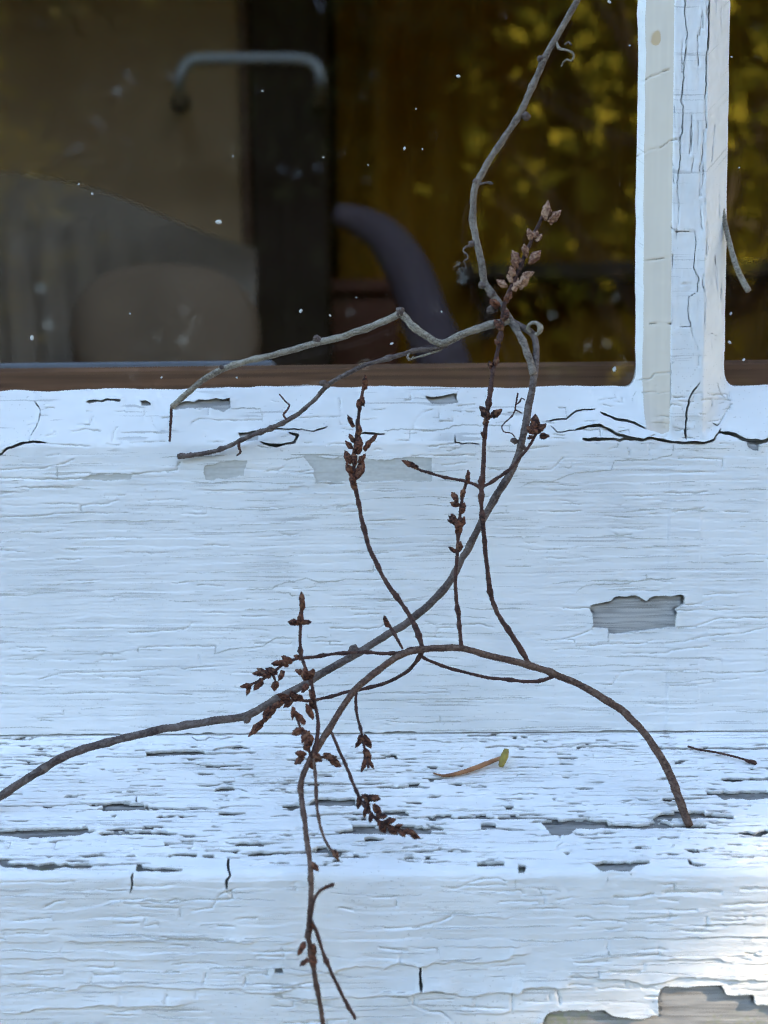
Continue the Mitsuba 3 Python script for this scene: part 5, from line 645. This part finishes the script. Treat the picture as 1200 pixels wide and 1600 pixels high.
put('window_sash__mullion__inner_bar', box(107, 127, GD + 1.2, 34, 120, 1336, 2), 'brown_board')
put('window_sash__bottom_rail__rail_core', box(-800, 1020, GD + 1.2, 36, 1, 132, 1.5), 'brown_board')
note('window_sash', 'old white wooden window sash with cracked peeling paint above the sill', 'window')


def pane(x0, x1, z0, z1, y):
    return trimesh.Trimesh(np.array([[x0, y, z0], [x1, y, z0], [x1, y, z1], [x0, y, z1]]) * MM, [[0, 1, 2], [0, 2, 3]], process=False)


put('window_sash__glass_pane', pane(-760, 106, 128, 1336, GD + 0.3), 'window_glass')
put('window_sash__glass_pane', pane(128, 980, 128, 1336, GD + 0.3), 'window_glass')
for sx in ((-830, -760), (980, 1050)):
    put('window_sash__stile', box(sx[0], sx[1], 0, 36, 0, 1400, 2), 'house_paint')
put('window_sash__top_rail', box(-760, 980, 0.5, 36, 1336, 1400, 2), 'house_paint')

# specks of paint and grit on the panes
for i, (x, z, r) in enumerate(SPECKS):
    m = trimesh.creation.icosphere(1, r)
    m.vertices *= np.array([1.2, 0.35, 0.8]) * (1 + 0.3 * (meshkit.noise(m.vertices * 3 + i, i) - 0.5))[:, None]
    m.apply_transform(trimesh.transformations.rotation_matrix(i * 1.7, [0, 1, 0]))
    m.vertices = (m.vertices + [x, GD + 0.1 - 0.2 * r, z]) * MM
    put('window_sash__glass_pane__paint_speck' if x < 115 else 'window_sash__glass_pane_001__paint_speck', m, 'old_paint', smooth=True)

# ---- sill
NR = 3.5


def sill_point(X, t, h):
    """t along the top from the sash, round the nose and down its face; h outwards"""
    a0 = TOP - NR * math.tan((math.pi / 2 - SLOPE) / 2)                    # where the rounding starts
    arc = NR * (math.pi / 2 - SLOPE)
    sx = NR * math.tan((math.pi / 2 - SLOPE) / 2)
    cs, sn = math.cos(SLOPE), math.sin(SLOPE)
    # the trace coordinate t runs to the sharp corner at TOP and on down the face; spread it over the arc
    u = np.clip((t - a0) / (2 * sx), 0, 1)
    ang = SLOPE + u * (math.pi / 2 - SLOPE)
    cy, cz = -a0 * cs + NR * -sn, -a0 * sn - NR * cs                        # arc centre
    flat = np.stack([X, -t * cs, -t * sn], -1)
    arcp = np.stack([X, cy - NR * np.sin(ang) + 2 * NR * 0 + 2 * NR * sn, cz + NR * np.cos(ang)], -1)
    cy2 = -a0 * cs + NR * sn
    arcp = np.stack([X, cy2 - NR * np.sin(ang), cz + NR * np.cos(ang)], -1)
    face = np.stack([X, np.full_like(t, cy2 - NR), NOSE_Z - (t - TOP)], -1)
    p = np.where((t < a0)[..., None], flat, np.where((t > TOP + sx)[..., None], face, arcp))
    n = np.where((t < a0)[..., None], [0, -sn, cs], np.where((t > TOP + sx)[..., None], [0, -1, 0], np.stack([np.zeros_like(ang), -np.sin(ang), np.cos(ang)], -1)))
    return p + n * h[..., None]


def sill_relief(s):
    X, t = s.X, s.Y
    top = np.clip((TOP - t) / 2, 0, 1)
    nose = 1 - top
    s.H += top * (0.16 * lapped(X, t, 2.3, 21, 0.6) + 0.18 * (fb(X, t, 14, 1.6, 22) - 0.5) + 0.22 * (fb(X, t, 3.5, 1.2, 23) - 0.5))
    s.H += nose * (0.30 * lapped(X, -t, 5.2, 24, 1.2) + 0.14 * lapped(X, -t, 2.2, 25, 0.8) + 0.16 * (fb(X, t, 5, 2.2, 26) - 0.5) + 0.5 * (fb(X, t, 40, 12, 27) - 0.5))
    wr = np.clip(1 - (t - TOP) / 16, 0, 1) * nose                            # crazed, crumpled coat just under the edge
    s.H += wr * 0.45 * (fb(X, t, 3.2, 2.4, 28) - 0.5)


def sill_slits(s):
    """small bare slits along the grain of the weathered top"""
    X, t = s.X, s.Y
    top = np.clip((TOP - 3 - t) / 3, 0, 1)
    dens = fb(X, t, 30, 12, 33, 2)
    a = vn(X, t, 8.5, 0.8, 31) * 0.68 + vn(X, t, 2.0, 0.6, 32) * 0.32
    m = (0.695 + 0.26 * (0.5 - dens) - a) * 4
    s.M = np.minimum(s.M, np.where(top > 0.05, m + (1 - top), 9))
    s.U = np.minimum(s.U, np.where(top > 0.05, m + (1 - top) + 0.1, 9))


sill = Sheet(grow(-182, 160, 0.55, (-860, 1080)), np.arange(-6.0, TOP + 92, 0.28))
sill_relief(sill)
sill.traces(SILL_LINES, SILL_HOLES, -1, 8000)
sill_slits(sill)
sill.M = np.minimum(sill.M, np.where(sill.Y > TOP + 4, np.minimum(lap_cracks(sill.X, -sill.Y, 5.2, 24, 1.2, 0.53, 0.16), lap_cracks(sill.X, -sill.Y, 2.2, 25, 0.8, 0.62, 0.12)), 9))
sill.M = np.minimum(sill.M, np.where(sill.Y < TOP - 2, lap_cracks(sill.X, sill.Y, 2.3, 21, 0.6, 0.5, 0.16), 9))
fine_cracks(sill, 230, -180, 155, 1, TOP - 3, 7, 0.5, 0.45, 9000, 0.05)
fine_cracks(sill, 120, -180, 155, TOP + 3, TOP + 60, 9, 0.4, 0.3, 9300, 0.5)
X, t = sill.X, sill.Y
step = np.where(t < 0.3, -0.6, 0.0)
P = sill_point(X, t, sill.H + step - 0.3)
Bt = sill_point(X, t, -1.1 + 0 * X)
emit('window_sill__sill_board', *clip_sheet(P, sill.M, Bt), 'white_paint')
Bu = sill_point(X, t, -0.62 + 0.4 * sill.H)
lost = 1.5 - np.minimum(sill.M, 1.5)
q = clip_sheet(Bu, np.minimum(sill.U, lost - 0.3), Bt)
put('window_sill__sill_board__old_paint', tidy(q[0], np.vstack([q[1], q[2]])), 'old_paint', smooth=True, label='greyer old coat of paint laid bare on the sill')
woods = Sheet(grow(-182, 160, 0.8, (-860, 1080)), np.arange(-6.0, TOP + 92, 0.5))
woods.traces(SILL_LINES, SILL_HOLES, -1, 8000)
Xw, tw = woods.X, woods.Y
rough = np.where(tw < TOP, 1.0, 0.55)
hw = -1.15 - woods.D - rough * (0.7 * fb(Xw, tw, 24, 0.95, 64) + 0.45 * fb(Xw, tw, 8, 0.6, 65))
q = clip_sheet(sill_point(Xw, tw, hw), np.full(Xw.shape, 1.0), sill_point(Xw, tw, hw))
put('window_sill__sill_board__bare_wood', tidy(q[0], q[1]), 'weathered_wood', smooth=True, label='silvery grey bare wood in slits and patches of the sill')
put('window_sill__sill_core', box(-860, 1080, -80, 40, -112, -29, 2), 'weathered_wood')
note('window_sill', 'sloping white wooden sill below the sash, weathered and slit along the grain', 'window sill')

# ------------------------------------------------------------------ the room behind the panes
put('inner_board__board', box(-900, 1100, 44, 74, 60, 148.3, 2.0), 'brown_board', smooth=30)
note('inner_board', 'plain brown wooden board lying inside behind the lower edge of the glass', 'board')
put('ledge_highlight__rail', box(-900, -52, 78, 90, 120, 152.3, 1.2), 'highlight_grey', smooth=30)  # the highlight along the ledge, painted as a blue-grey strip
note('ledge_highlight', 'thin blue-grey strip built for the highlight on the ledge at the left', 'highlight strip')

RW = (-1900, 1900, 60, 2500, -1000, 1700)
put('interior_floor', box(RW[0], RW[1], 75, RW[3], RW[4] - 50, RW[4]), 'room_floor', kind='structure')
put('interior_ceiling', box(RW[0], RW[1], 75, RW[3], RW[5], RW[5] + 50), 'room_plaster', kind='structure')
for k, b in (('left', (RW[0] - 60, RW[0], 75, RW[3], RW[4], RW[5])), ('right', (RW[1], RW[1] + 60, 75, RW[3], RW[4], RW[5]))):
    put('interior_wall', box(*b), 'room_plaster', kind='structure')
put('interior_wall', box(RW[0], RW[1], RW[3], RW[3] + 60, RW[4], RW[5]), 'amber_wall', kind='structure')

pp = np.array(PANEL_X)                                                        # left part of the view: a pale door
put('pale_door__door_panel', box(pp[0], pp[1], 1300, 1340, -1000, 1350, 3), 'pale_panel')
put('pale_door__edge_strip', box(pp[1] + 1, pp[1] + 14, 1290, 1345, -1000, 1350, 2), 'brown_board')
note('pale_door', 'dim grey-brown door panel filling the left of the room behind the glass', 'door')
put('dark_post__shaft', box(pp[1] + 15, pp[2], 1305, 1385, -1000, 1690, 4), 'dark_stain')
put('dark_post__groove_strip', box(pp[1] + 60, pp[1] + 85, 1299, 1304, -1000, 1690, 1), 'dark_stain')
note('dark_post', 'tall dark brown post standing at the edge of the dim door panel', 'post')

hoop = spline(np.array(HOOP), 4)
put('towel_rail__bar', tube(hoop * MM, 7.6 * MM, 14), 'steel', smooth=True)
for q in (HOOP[0], HOOP[-1]):
    put('towel_rail__foot_plate', tube(np.array([(q[0], 1297, q[2]), (q[0], 1303, q[2])]) * MM, 15 * MM, 16), 'dark_stain', smooth=30)
note('towel_rail', 'rounded grey metal rail in front of the dim door, seen through the left pane', 'towel rail')

# a curtain in amber folds hangs to the right of the post
ku, kv = np.meshgrid(np.linspace(pp[2] + 4, 1850, 420), np.array([-960.0, 0, 400, 800, 1690]), indexing='ij')
ky = 1500 + 26 * np.sin(ku / 34.0 + 1.2 * np.sin(ku / 140)) + 10 * np.sin(ku / 13.0)
ki = np.arange(ku.size).reshape(ku.shape)
kf = np.stack([ki[:-1, :-1], ki[1:, :-1], ki[1:, 1:], ki[:-1, 1:]], -1).reshape(-1, 4)
kv3 = np.stack([ku, ky, kv], -1).reshape(-1, 3) * MM
kf = np.vstack([kf[:, [0, 1, 2]], kf[:, [0, 2, 3]]])
put('amber_curtain__drape', trimesh.Trimesh(np.vstack([kv3, kv3 + [0, 0.003, 0]]), np.vstack([kf, kf[:, ::-1] + len(kv3)]), process=False), 'amber_wall', smooth=True)
put('amber_curtain__curtain_rail', tube(np.array([(pp[2], 1500, 1694), (1860, 1500, 1694)]) * MM, 12 * MM, 12), 'dark_stain', smooth=True)
note('amber_curtain', 'dim amber-brown curtain filling the room to the right of the dark post', 'curtain')

# the purple-grey band curving down to the right: a chair arm added in place of a mirrored sleeve, a reddish wooden table in front of the amber wall
arm = spline(np.array([(a[0], a[1], a[2], a[3]) for a in ARM]), 10)
put('added_armchair__arm_roll', tube(arm[:, :3] * MM, arm[:, 3] * MM, 18, rough=0.06, seed=3), 'purple_cloth', smooth=True)
for q in SHELF[:1]:
    put('dark_shelf__board', box(SHELF[0], 1700, 1380, 1470, SHELF[2], SHELF[1], 2), 'dark_stain')
    for x in (SHELF[0] + 40, 900, 1600):
        put('dark_shelf__bracket', box(x, x + 18, 1400, 1465, SHELF[2] - 90, SHELF[2] - 1, 2), 'dark_stain')
note('dark_shelf', 'narrow dark shelf running to the right in front of the amber curtain', 'shelf')
cs = trimesh.creation.icosphere(4, 1.0)
cvv = np.array(cs.vertices)
cvv = np.sign(cvv) * np.abs(cvv) ** 0.8
cvv *= [CUSHION[2], 70, CUSHION[3]]
cvv[:, 1] *= 1 + 0.1 * np.sin(cvv[:, 0] / 22)
cs.vertices = (cvv + [CUSHION[0], 1090, CUSHION[1]]) * MM
put('added_cushion__cover', cs, 'cushion', smooth=True)  # cushion added in place of a dim mirrored round shape
put('added_cushion__tag', box(CUSHION[0] + 30, CUSHION[0] + 38, 1010, 1013, CUSHION[1] - 70, CUSHION[1] - 40, 1), 'dark_stain')
note('added_cushion', 'rounded dull brown cushion added for a mirrored shape before the grey cloth at the lower left', 'cushion')
put('low_bench__top', box(-1500, CUSHION[0] + 260, 980, 1190, CUSHION[1] - CUSHION[3] - 45, CUSHION[1] - CUSHION[3] + 4, 4), 'brown_board')
for x in (-1450, CUSHION[0] + 200):
    put('low_bench__leg', box(x, x + 45, 1000, 1170, -1000, CUSHION[1] - CUSHION[3] - 46, 3), 'brown_board')
note('low_bench', 'brown wooden bench under the cushion, hidden behind the sill board', 'bench')
ax, ay = ARM[-1][0], ARM[-1][1]
put('added_armchair__seat_block', box(ax - 420, ax + 30, ay - 30, ay + 500, -950, ARM[-1][2] - 15, 25), 'red_wood', smooth=30)
put('added_armchair__leg', tube(np.array([(ax - 380, ay, -950), (ax - 380, ay, -1000)]) * MM, 18 * MM), 'dark_stain')
put('added_armchair__leg', tube(np.array([(ax, ay, -950), (ax, ay, -1000)]) * MM, 18 * MM), 'dark_stain')
note('added_armchair', 'armchair whose curved purple-grey arm stands in for a mirrored sleeve behind the vine', 'added_armchair')
tb = TABLE
put('red_table__table_top', box(tb[0], tb[1], tb[2], tb[2] + 500, tb[3] - 24, tb[3], 5), 'red_wood')
put('red_table__apron', box(tb[0] + 20, tb[1] - 20, tb[2] + 20, tb[2] + 480, tb[3] - 210, tb[3] - 25, 3), 'red_wood')
for x in (tb[0] + 30, tb[1] - 60):
    put('red_table__leg', box(x, x + 35, tb[2] + 30, tb[2] + 65, -1000, tb[3] - 211, 3), 'red_wood')
note('red_table', 'dark reddish wooden table between the dark post and the purple-grey armchair', 'table')
# grey cloth added in place of a mirrored sweater, lower left of the door
cx, cz = np.meshgrid(np.linspace(0, 1, 90), np.linspace(0, 1, 50), indexing='ij')
c0, c1 = CLOTH
topz = c0[1] + (c1[1] - c0[1]) * cx + 18 * np.sin(cx * 5)
xx = c0[0] + (c1[0] - c0[0]) * cx * (1 - 0.12 * cz)
zz = topz * (1 - cz) + (-620) * cz
yy = 1200 + (9 * np.sin(xx / 8.0) * np.clip(cz * 4, 0, 1) + 26 * np.sin(cz * 30 + cx * 6) * np.exp(-cz * 9))
ci = np.arange(cx.size).reshape(cx.shape)
cf = np.stack([ci[:-1, :-1], ci[1:, :-1], ci[1:, 1:], ci[:-1, 1:]], -1).reshape(-1, 4)
cl = trimesh.Trimesh(np.stack([xx, yy, zz], -1).reshape(-1, 3) * MM, np.vstack([cf[:, [0, 1, 2]], cf[:, [0, 2, 3]]]), process=False)
cv = np.array(cl.vertices)
back = cv + [0, 0.004, 0]
put('added_cloth__drape', trimesh.Trimesh(np.vstack([cv, back]), np.vstack([cl.faces, cl.faces[:, ::-1] + len(cv)]), process=False), 'grey_cloth', smooth=True)
note('added_cloth', 'blue-grey cloth in folds added for a mirrored sweater before the dim door, lower left', 'cloth')

# house wall round the window (out of the picture)
for q in ((-3500, -831, 0, 60, -1500, 1900), (1051, 3500, 0, 60, -1500, 1900), (-831, 1051, 0, 60, 1401, 1900), (-831, 1051, 0, 60, -1500, -113)):
    put('house_wall__wall', box(*q), 'house_paint')
put('house_wall__eave', box(-3500, 3500, -300, 400, 1901, 1990), 'house_paint')
note('house_wall', 'pale boarded house wall around the old window', 'wall')

# ------------------------------------------------------------------ plants at the sill
def bud_mesh(seed):
    """a withered bud: a pointed body with two or three overlapping crumpled scales at its foot"""
    g = np.random.default_rng(seed + 100)
    out = []
    for k in range(3 + seed % 2):
        m = trimesh.creation.icosphere(2, 1.0)
        v = m.vertices.copy()
        z = v[:, 2]
        w = np.where(z > 0, 1 - (0.6 if k == 0 else 0.4) * z ** 1.6, 1 - 0.2 * z * z)
        ridge = 1 + 0.16 * np.cos(4 * np.arctan2(v[:, 1], v[:, 0]) + 4 * z + seed + k) + 0.75 * (meshkit.noise(v * 2.4 + seed * 3.7 + k * 9, seed) - 0.5)
        v[:, 0] *= w * ridge
        v[:, 1] *= w * ridge
        v[:, 0] += 0.3 * z * math.sin(seed * 2.3 + k)
        v[:, 1] += 0.3 * z * math.cos(seed * 1.3 + k)
        if k:
            a = k * 2.2 + seed
            v *= [0.62, 0.42, 0.55]
            c, s = math.cos(0.55), math.sin(0.55)
            v[:, 0], v[:, 2] = c * v[:, 0] + s * v[:, 2], c * v[:, 2] - s * v[:, 0]
            v[:, 0] += 0.45
            v[:, 2] -= 0.25 + 0.2 * g.random()
            v[:, 0], v[:, 1] = math.cos(a) * v[:, 0] - math.sin(a) * v[:, 1], math.sin(a) * v[:, 0] + math.cos(a) * v[:, 1]
        m.vertices = v
        out.append(m)
    return trimesh.util.concatenate(out)


def knob_mesh(seed):
    m = trimesh.creation.icosphere(2, 1.0)
    m.vertices *= (1 + 0.7 * (meshkit.noise(m.vertices * 1.8 + seed * 5.1, seed) - 0.5))[:, None]
    return m


KNOBS = [knob_mesh(i) for i in range(4)]
BUDS = [bud_mesh(i) for i in range(10)]


def place_bud(key, i, p, d, length, width, bsdf):
    """length and width in mm"""
    z = np.asarray(d, float) / np.linalg.norm(d)
    x = np.cross(z, [0.2, 1, 0.1])
    x /= np.linalg.norm(x)
    y = np.cross(z, x)
    m = (KNOBS[i % 4] if bsdf == 'knob' else BUDS[i % 10]).copy()
    v = np.array(m.vertices)
    m.vertices = (np.asarray(p) + z * length * 0.34 + v[:, :1] * x * width / 2 + v[:, 1:2] * y * width / 2 + v[:, 2:] * z * length / 2) * MM
    put(key, m, bsdf, smooth=True)


def plant(root, stems, buds):
    for i, (name, bsdf, r0, r1, pts) in enumerate(stems):
        p = spline(np.array(pts), 0.9 if r0 < 0.5 else 1.1)
        s = np.linspace(0, 1, len(p))
        r = (r0 + (r1 - r0) * s)
        g = np.random.default_rng(i + len(stems))
        p = p + 0.22 * r0 * np.stack([meshkit.noise(np.stack([np.arange(len(p)) / 4.0, s * 0 + k, s * 0 + i], -1), 9) - 0.5 for k in range(3)], 1)
        nodes = g.uniform(0, 1, max(2, len(p) // (7 if r0 < 0.95 else 16)))
        for n in nodes:
            r = r * (1 + (0.38 if r0 < 0.95 else 0.15) * g.uniform(0.5, 1.2) * np.exp(-((s - n) * len(p) / 1.1) ** 2))
        put(f'{root}__{name}', tube(p * MM, r * MM, 10, rough=0.42 if r0 < 0.95 else 0.24, seed=i), bsdf, smooth=True)
    for i, (p, d, l, w, m) in enumerate(buds):
        place_bud(f'{root}__' + ('node' if m == 'knob' else 'bud'), i, p, d, l, w, m)


plant('vine_twig', VINE, VINE_BUDS)
note('vine_twig', 'long bare grey-brown vine twig arching from the sill up across the pane', 'twig')
plant('flower_stalk', FLOWER, FLOWER_BUDS)
note('flower_stalk', 'dry dark brown branching flower stalk with small withered buds before the sill', 'dried flower stalk')

# litter on the sill and behind the mullion
def ribbon(pts, widths, thick, seed):
    p = spline(np.array(pts, float), 0.8)
    w = np.interp(np.linspace(0, 1, len(p)), np.linspace(0, 1, len(widths)), widths)
    m = tube(p * MM, w * MM, 10, rough=0.12, seed=seed)
    c = np.repeat(p, 10, 0) * MM
    v = np.array(m.vertices)
    k = len(c)
    off = v[:k] - c
    off[:, 2] *= thick
    v[:k] = c + off
    m.vertices = v
    return m


mat('husk_brown', proc(lambda p, n, uv: mix([0.40, 0.19, 0.085], [0.13, 0.055, 0.028], noise(p.x * 220, p.y * 500, 1.0))), 0.6, 0.25)
mat('husk_green', proc(lambda p, n, uv: mix([0.33, 0.27, 0.06], [0.20, 0.14, 0.04], noise(p.x * 500, p.y * 500, p.z * 500))), 0.6, 0.25)
put('seed_husk__blade', ribbon(HUSK, [0.35, 1.0, 1.25, 1.35, 1.3, 1.0], 0.55, 1), 'husk_brown', smooth=True)
put('seed_husk__green_tip', ribbon(HUSK_TIP, [0.9, 1.5, 1.5, 1.0], 0.8, 2), 'husk_green', smooth=True, label='yellow-green stub at the upper end of the husk')
note('seed_husk', 'small curved brown husk with a yellow-green end lying on the sill', 'seed husk')
put('needle_twig__stem', tube(spline(NEEDLE, 1) * MM, 0.42 * MM, 8, rough=0.2, seed=4), 'dark_stem', smooth=True)
place_bud('needle_twig__tip', 2, np.array(NEEDLE[-1]), (-1, 0.1, 0.1), 5, 1.6, 'dark_stem')
note('needle_twig', 'short dark needle-like twig lying on the sill near the right edge', 'twig')
put('straw_piece__stem', tube(spline(STRAW, 1) * MM, np.linspace(0.9, 1.25, len(spline(STRAW, 1))) * MM, 9, rough=0.08, seed=6), 'vine_pale', smooth=True)
note('straw_piece', 'pale bent dry straw sticking out from behind the mullion over the right pane', 'straw')

# ------------------------------------------------------------------ garden behind the camera (mirrored in the panes, shades the wall)
gx = np.array([[-120, -120], [120, -120], [120, 120], [-120, 120]], float)
put('ground', trimesh.Trimesh(np.c_[gx, np.full(4, -1.5)], [[0, 1, 2], [0, 2, 3]], process=False), 'grass', kind='structure')
put('paved_terrace', box(-6000, 6000, -3600, -1, -1560, -1460), 'paving', kind='structure')


def tree(key, base, height, crown_c, crown_r, n, leaf, seed, label, target=None, hollow=0.0, foliage='leaf'):
    g = np.random.default_rng(seed)
    base, cc, cr = np.array(base, float), np.array(crown_c, float), np.array(crown_r, float)
    tips, segs = [], []
    away = np.array([0.15, -0.55, 0]) if target is not None else np.array([0.15, 0.1, 0])
    trunk = spline(np.array([base, base * 0.6 + cc * 0.4 + away, cc + away + [0, 0, 0.3 * cr[2]]]), 0.2)
    rt = np.linspace(0.17, 0.04, len(trunk)) * height / 6
    segs.append(tube(trunk, rt, 12, rough=0.1, seed=seed))
    for i in range(26):
        a = trunk[int(len(trunk) * g.uniform(0.35, 0.98))]
        d = g.normal(size=3)
        d[2] = abs(d[2]) * 0.6
        e = cc + cr * 0.85 * d / np.linalg.norm(d)
        mid = (a + e) / 2 + g.normal(0, 0.12, 3)
        b = spline(np.array([a, mid, e]), 0.15)
        if target is not None:
            rel = b - np.asarray(target)
            if np.linalg.norm(rel - np.outer(rel @ SUN, SUN), axis=1).min() < 0.16:
                continue
        segs.append(tube(b, np.linspace(0.05, 0.012, len(b)), 7, rough=0.1, seed=i))
        tips += [mid, e, (mid + e) / 2]
    put(f'{key}__trunk', trimesh.util.concatenate(segs), 'tree_bark', smooth=True)
    # clumps of leaves round the limbs, uneven outline
    d = g.normal(size=(n, 3))
    d /= np.linalg.norm(d, axis=1, keepdims=True)
    rad = g.uniform(hollow, 1, n) ** (1 / 2.4)
    c = cc + d * rad[:, None] * cr * (0.72 + 0.55 * meshkit.noise(d * 2.6 + seed, seed))[:, None]
    tips = np.array(tips)
    pick = g.random(n) < 0.45
    c[pick] = tips[g.integers(0, len(tips), pick.sum())] + g.normal(0, 0.22, (pick.sum(), 3)) * cr / cr.max() * 1.2
    if target is not None:
        rel = c - np.asarray(target)
        dist = np.linalg.norm(rel - np.outer(rel @ SUN, SUN), axis=1)
        c = c[(dist > GAP) | (np.random.default_rng(KEEP_SEED).random(len(c)) < KEEP)]
    u = g.normal(size=(len(c), 3))
    u[:, 2] *= 0.6
    u /= np.linalg.norm(u, axis=1, keepdims=True)
    w = np.cross(u, g.normal(size=(len(c), 3)))
    w /= np.linalg.norm(w, axis=1, keepdims=True)
    s = leaf * g.uniform(0.6, 1.25, len(c))[:, None]
    nrm = np.cross(u, w)
    q = np.stack([c - u * s, c + w * s * 0.55 + nrm * s * 0.15, c + u * s, c - w * s * 0.55 + nrm * s * 0.15], 1).reshape(-1, 3)
    i = np.arange(len(c)) * 4
    f = np.vstack([np.stack([i, i + 1, i + 2], 1), np.stack([i, i + 2, i + 3], 1)])
    put(f'{key}__crown', trimesh.Trimesh(q, f, process=False), foliage, kind='stuff')
    note(key, label, 'tree')


GAP, KEEP, KEEP_SEED = 0.09, 0.125, 4
patch = np.array([0.165, -0.088, -0.075])
tc = patch + SUN * 4.6
tree('yellow_tree', (tc[0] + 0.3, tc[1] - 0.9, -1.5), 5, tc + [0.1, 0.1, 0.35], (1.5, 1.7, 1.9), 70000, 0.055, 3, 'yellow-green leafy tree close to the house wall on the right, shading the window', patch)
tree('garden_tree', (3.0, -9.5, -1.5), 7, (3.0, -9.5, 2.2), (2.6, 2.4, 3.0), 2600, 0.14, 5, 'broad garden tree to the right behind the nearest one, mirrored in the panes')
tree('garden_tree_001', (-6.0, -9.0, -1.5), 7, (-6.0, -9.0, 2.0), (3.0, 2.4, 3.2), 9000, 0.13, 8, 'dense garden tree on the left, mirrored faintly in the panes')

# a tall dense hedge closes the garden
hg = np.random.default_rng(21)
n = 130000
c = np.stack([hg.uniform(-13, 13, n), -13.5 + hg.normal(0, 0.7, n), -1.5 + 8.2 * hg.random(n) ** 0.75], 1)
c[:, 2] += 1.2 * (meshkit.noise(np.stack([c[:, 0] / 1.3, c[:, 0] * 0, c[:, 0] * 0], -1), 4) - 0.5) * (c[:, 2] + 1.5) / 6
c[:, 1] += 1.1 * (meshkit.noise(c / 1.1, 6) - 0.5) * 2
u = hg.normal(size=(n, 3))
u /= np.linalg.norm(u, axis=1, keepdims=True)
w = np.cross(u, hg.normal(size=(n, 3)))
w /= np.linalg.norm(w, axis=1, keepdims=True)
s = 0.13 * hg.uniform(0.6, 1.3, n)[:, None]
q = np.stack([c - u * s, c + w * s * 0.6, c + u * s, c - w * s * 0.6], 1).reshape(-1, 3)
i = np.arange(n) * 4
put('tall_hedge', trimesh.Trimesh(q, np.vstack([np.stack([i, i + 1, i + 2], 1), np.stack([i, i + 2, i + 3], 1)]), process=False), 'dark_leaf', kind='stuff',
    label='tall dense hedge closing the garden, mirrored darkly in the panes', category='hedge')

tree('young_tree', (1.7, -6.3, -1.5), 4, (1.75, -6.3, 1.35), (1.5, 1.1, 1.7), 420, 0.10, 12, 'thin young tree with sunlit yellow-green leaves, mirrored at the right of the panes', foliage='yellow_leaf')

# an unseen hedge added on the right keeps the low sun off the terrace
n = 45000
c = np.stack([5.2 + hg.normal(0, 0.45, n), hg.uniform(-14, -2.6, n), -1.5 + 3.4 * hg.random(n) ** 0.8], 1)
c[:, 2] += 0.25 * meshkit.noise(c / 0.6, 8)
u = hg.normal(size=(n, 3))
u /= np.linalg.norm(u, axis=1, keepdims=True)
w = np.cross(u, hg.normal(size=(n, 3)))
w /= np.linalg.norm(w, axis=1, keepdims=True)
s = 0.085 * hg.uniform(0.6, 1.3, n)[:, None]
q = np.stack([c - u * s, c + w * s * 0.6, c + u * s, c - w * s * 0.6], 1).reshape(-1, 3)
i = np.arange(n) * 4
put('added_hedge', trimesh.Trimesh(q, np.vstack([np.stack([i, i + 1, i + 2], 1), np.stack([i, i + 2, i + 3], 1)]), process=False), 'leaf', kind='stuff',
    label='unseen hedge added along the right side, shading the terrace', category='hedge')
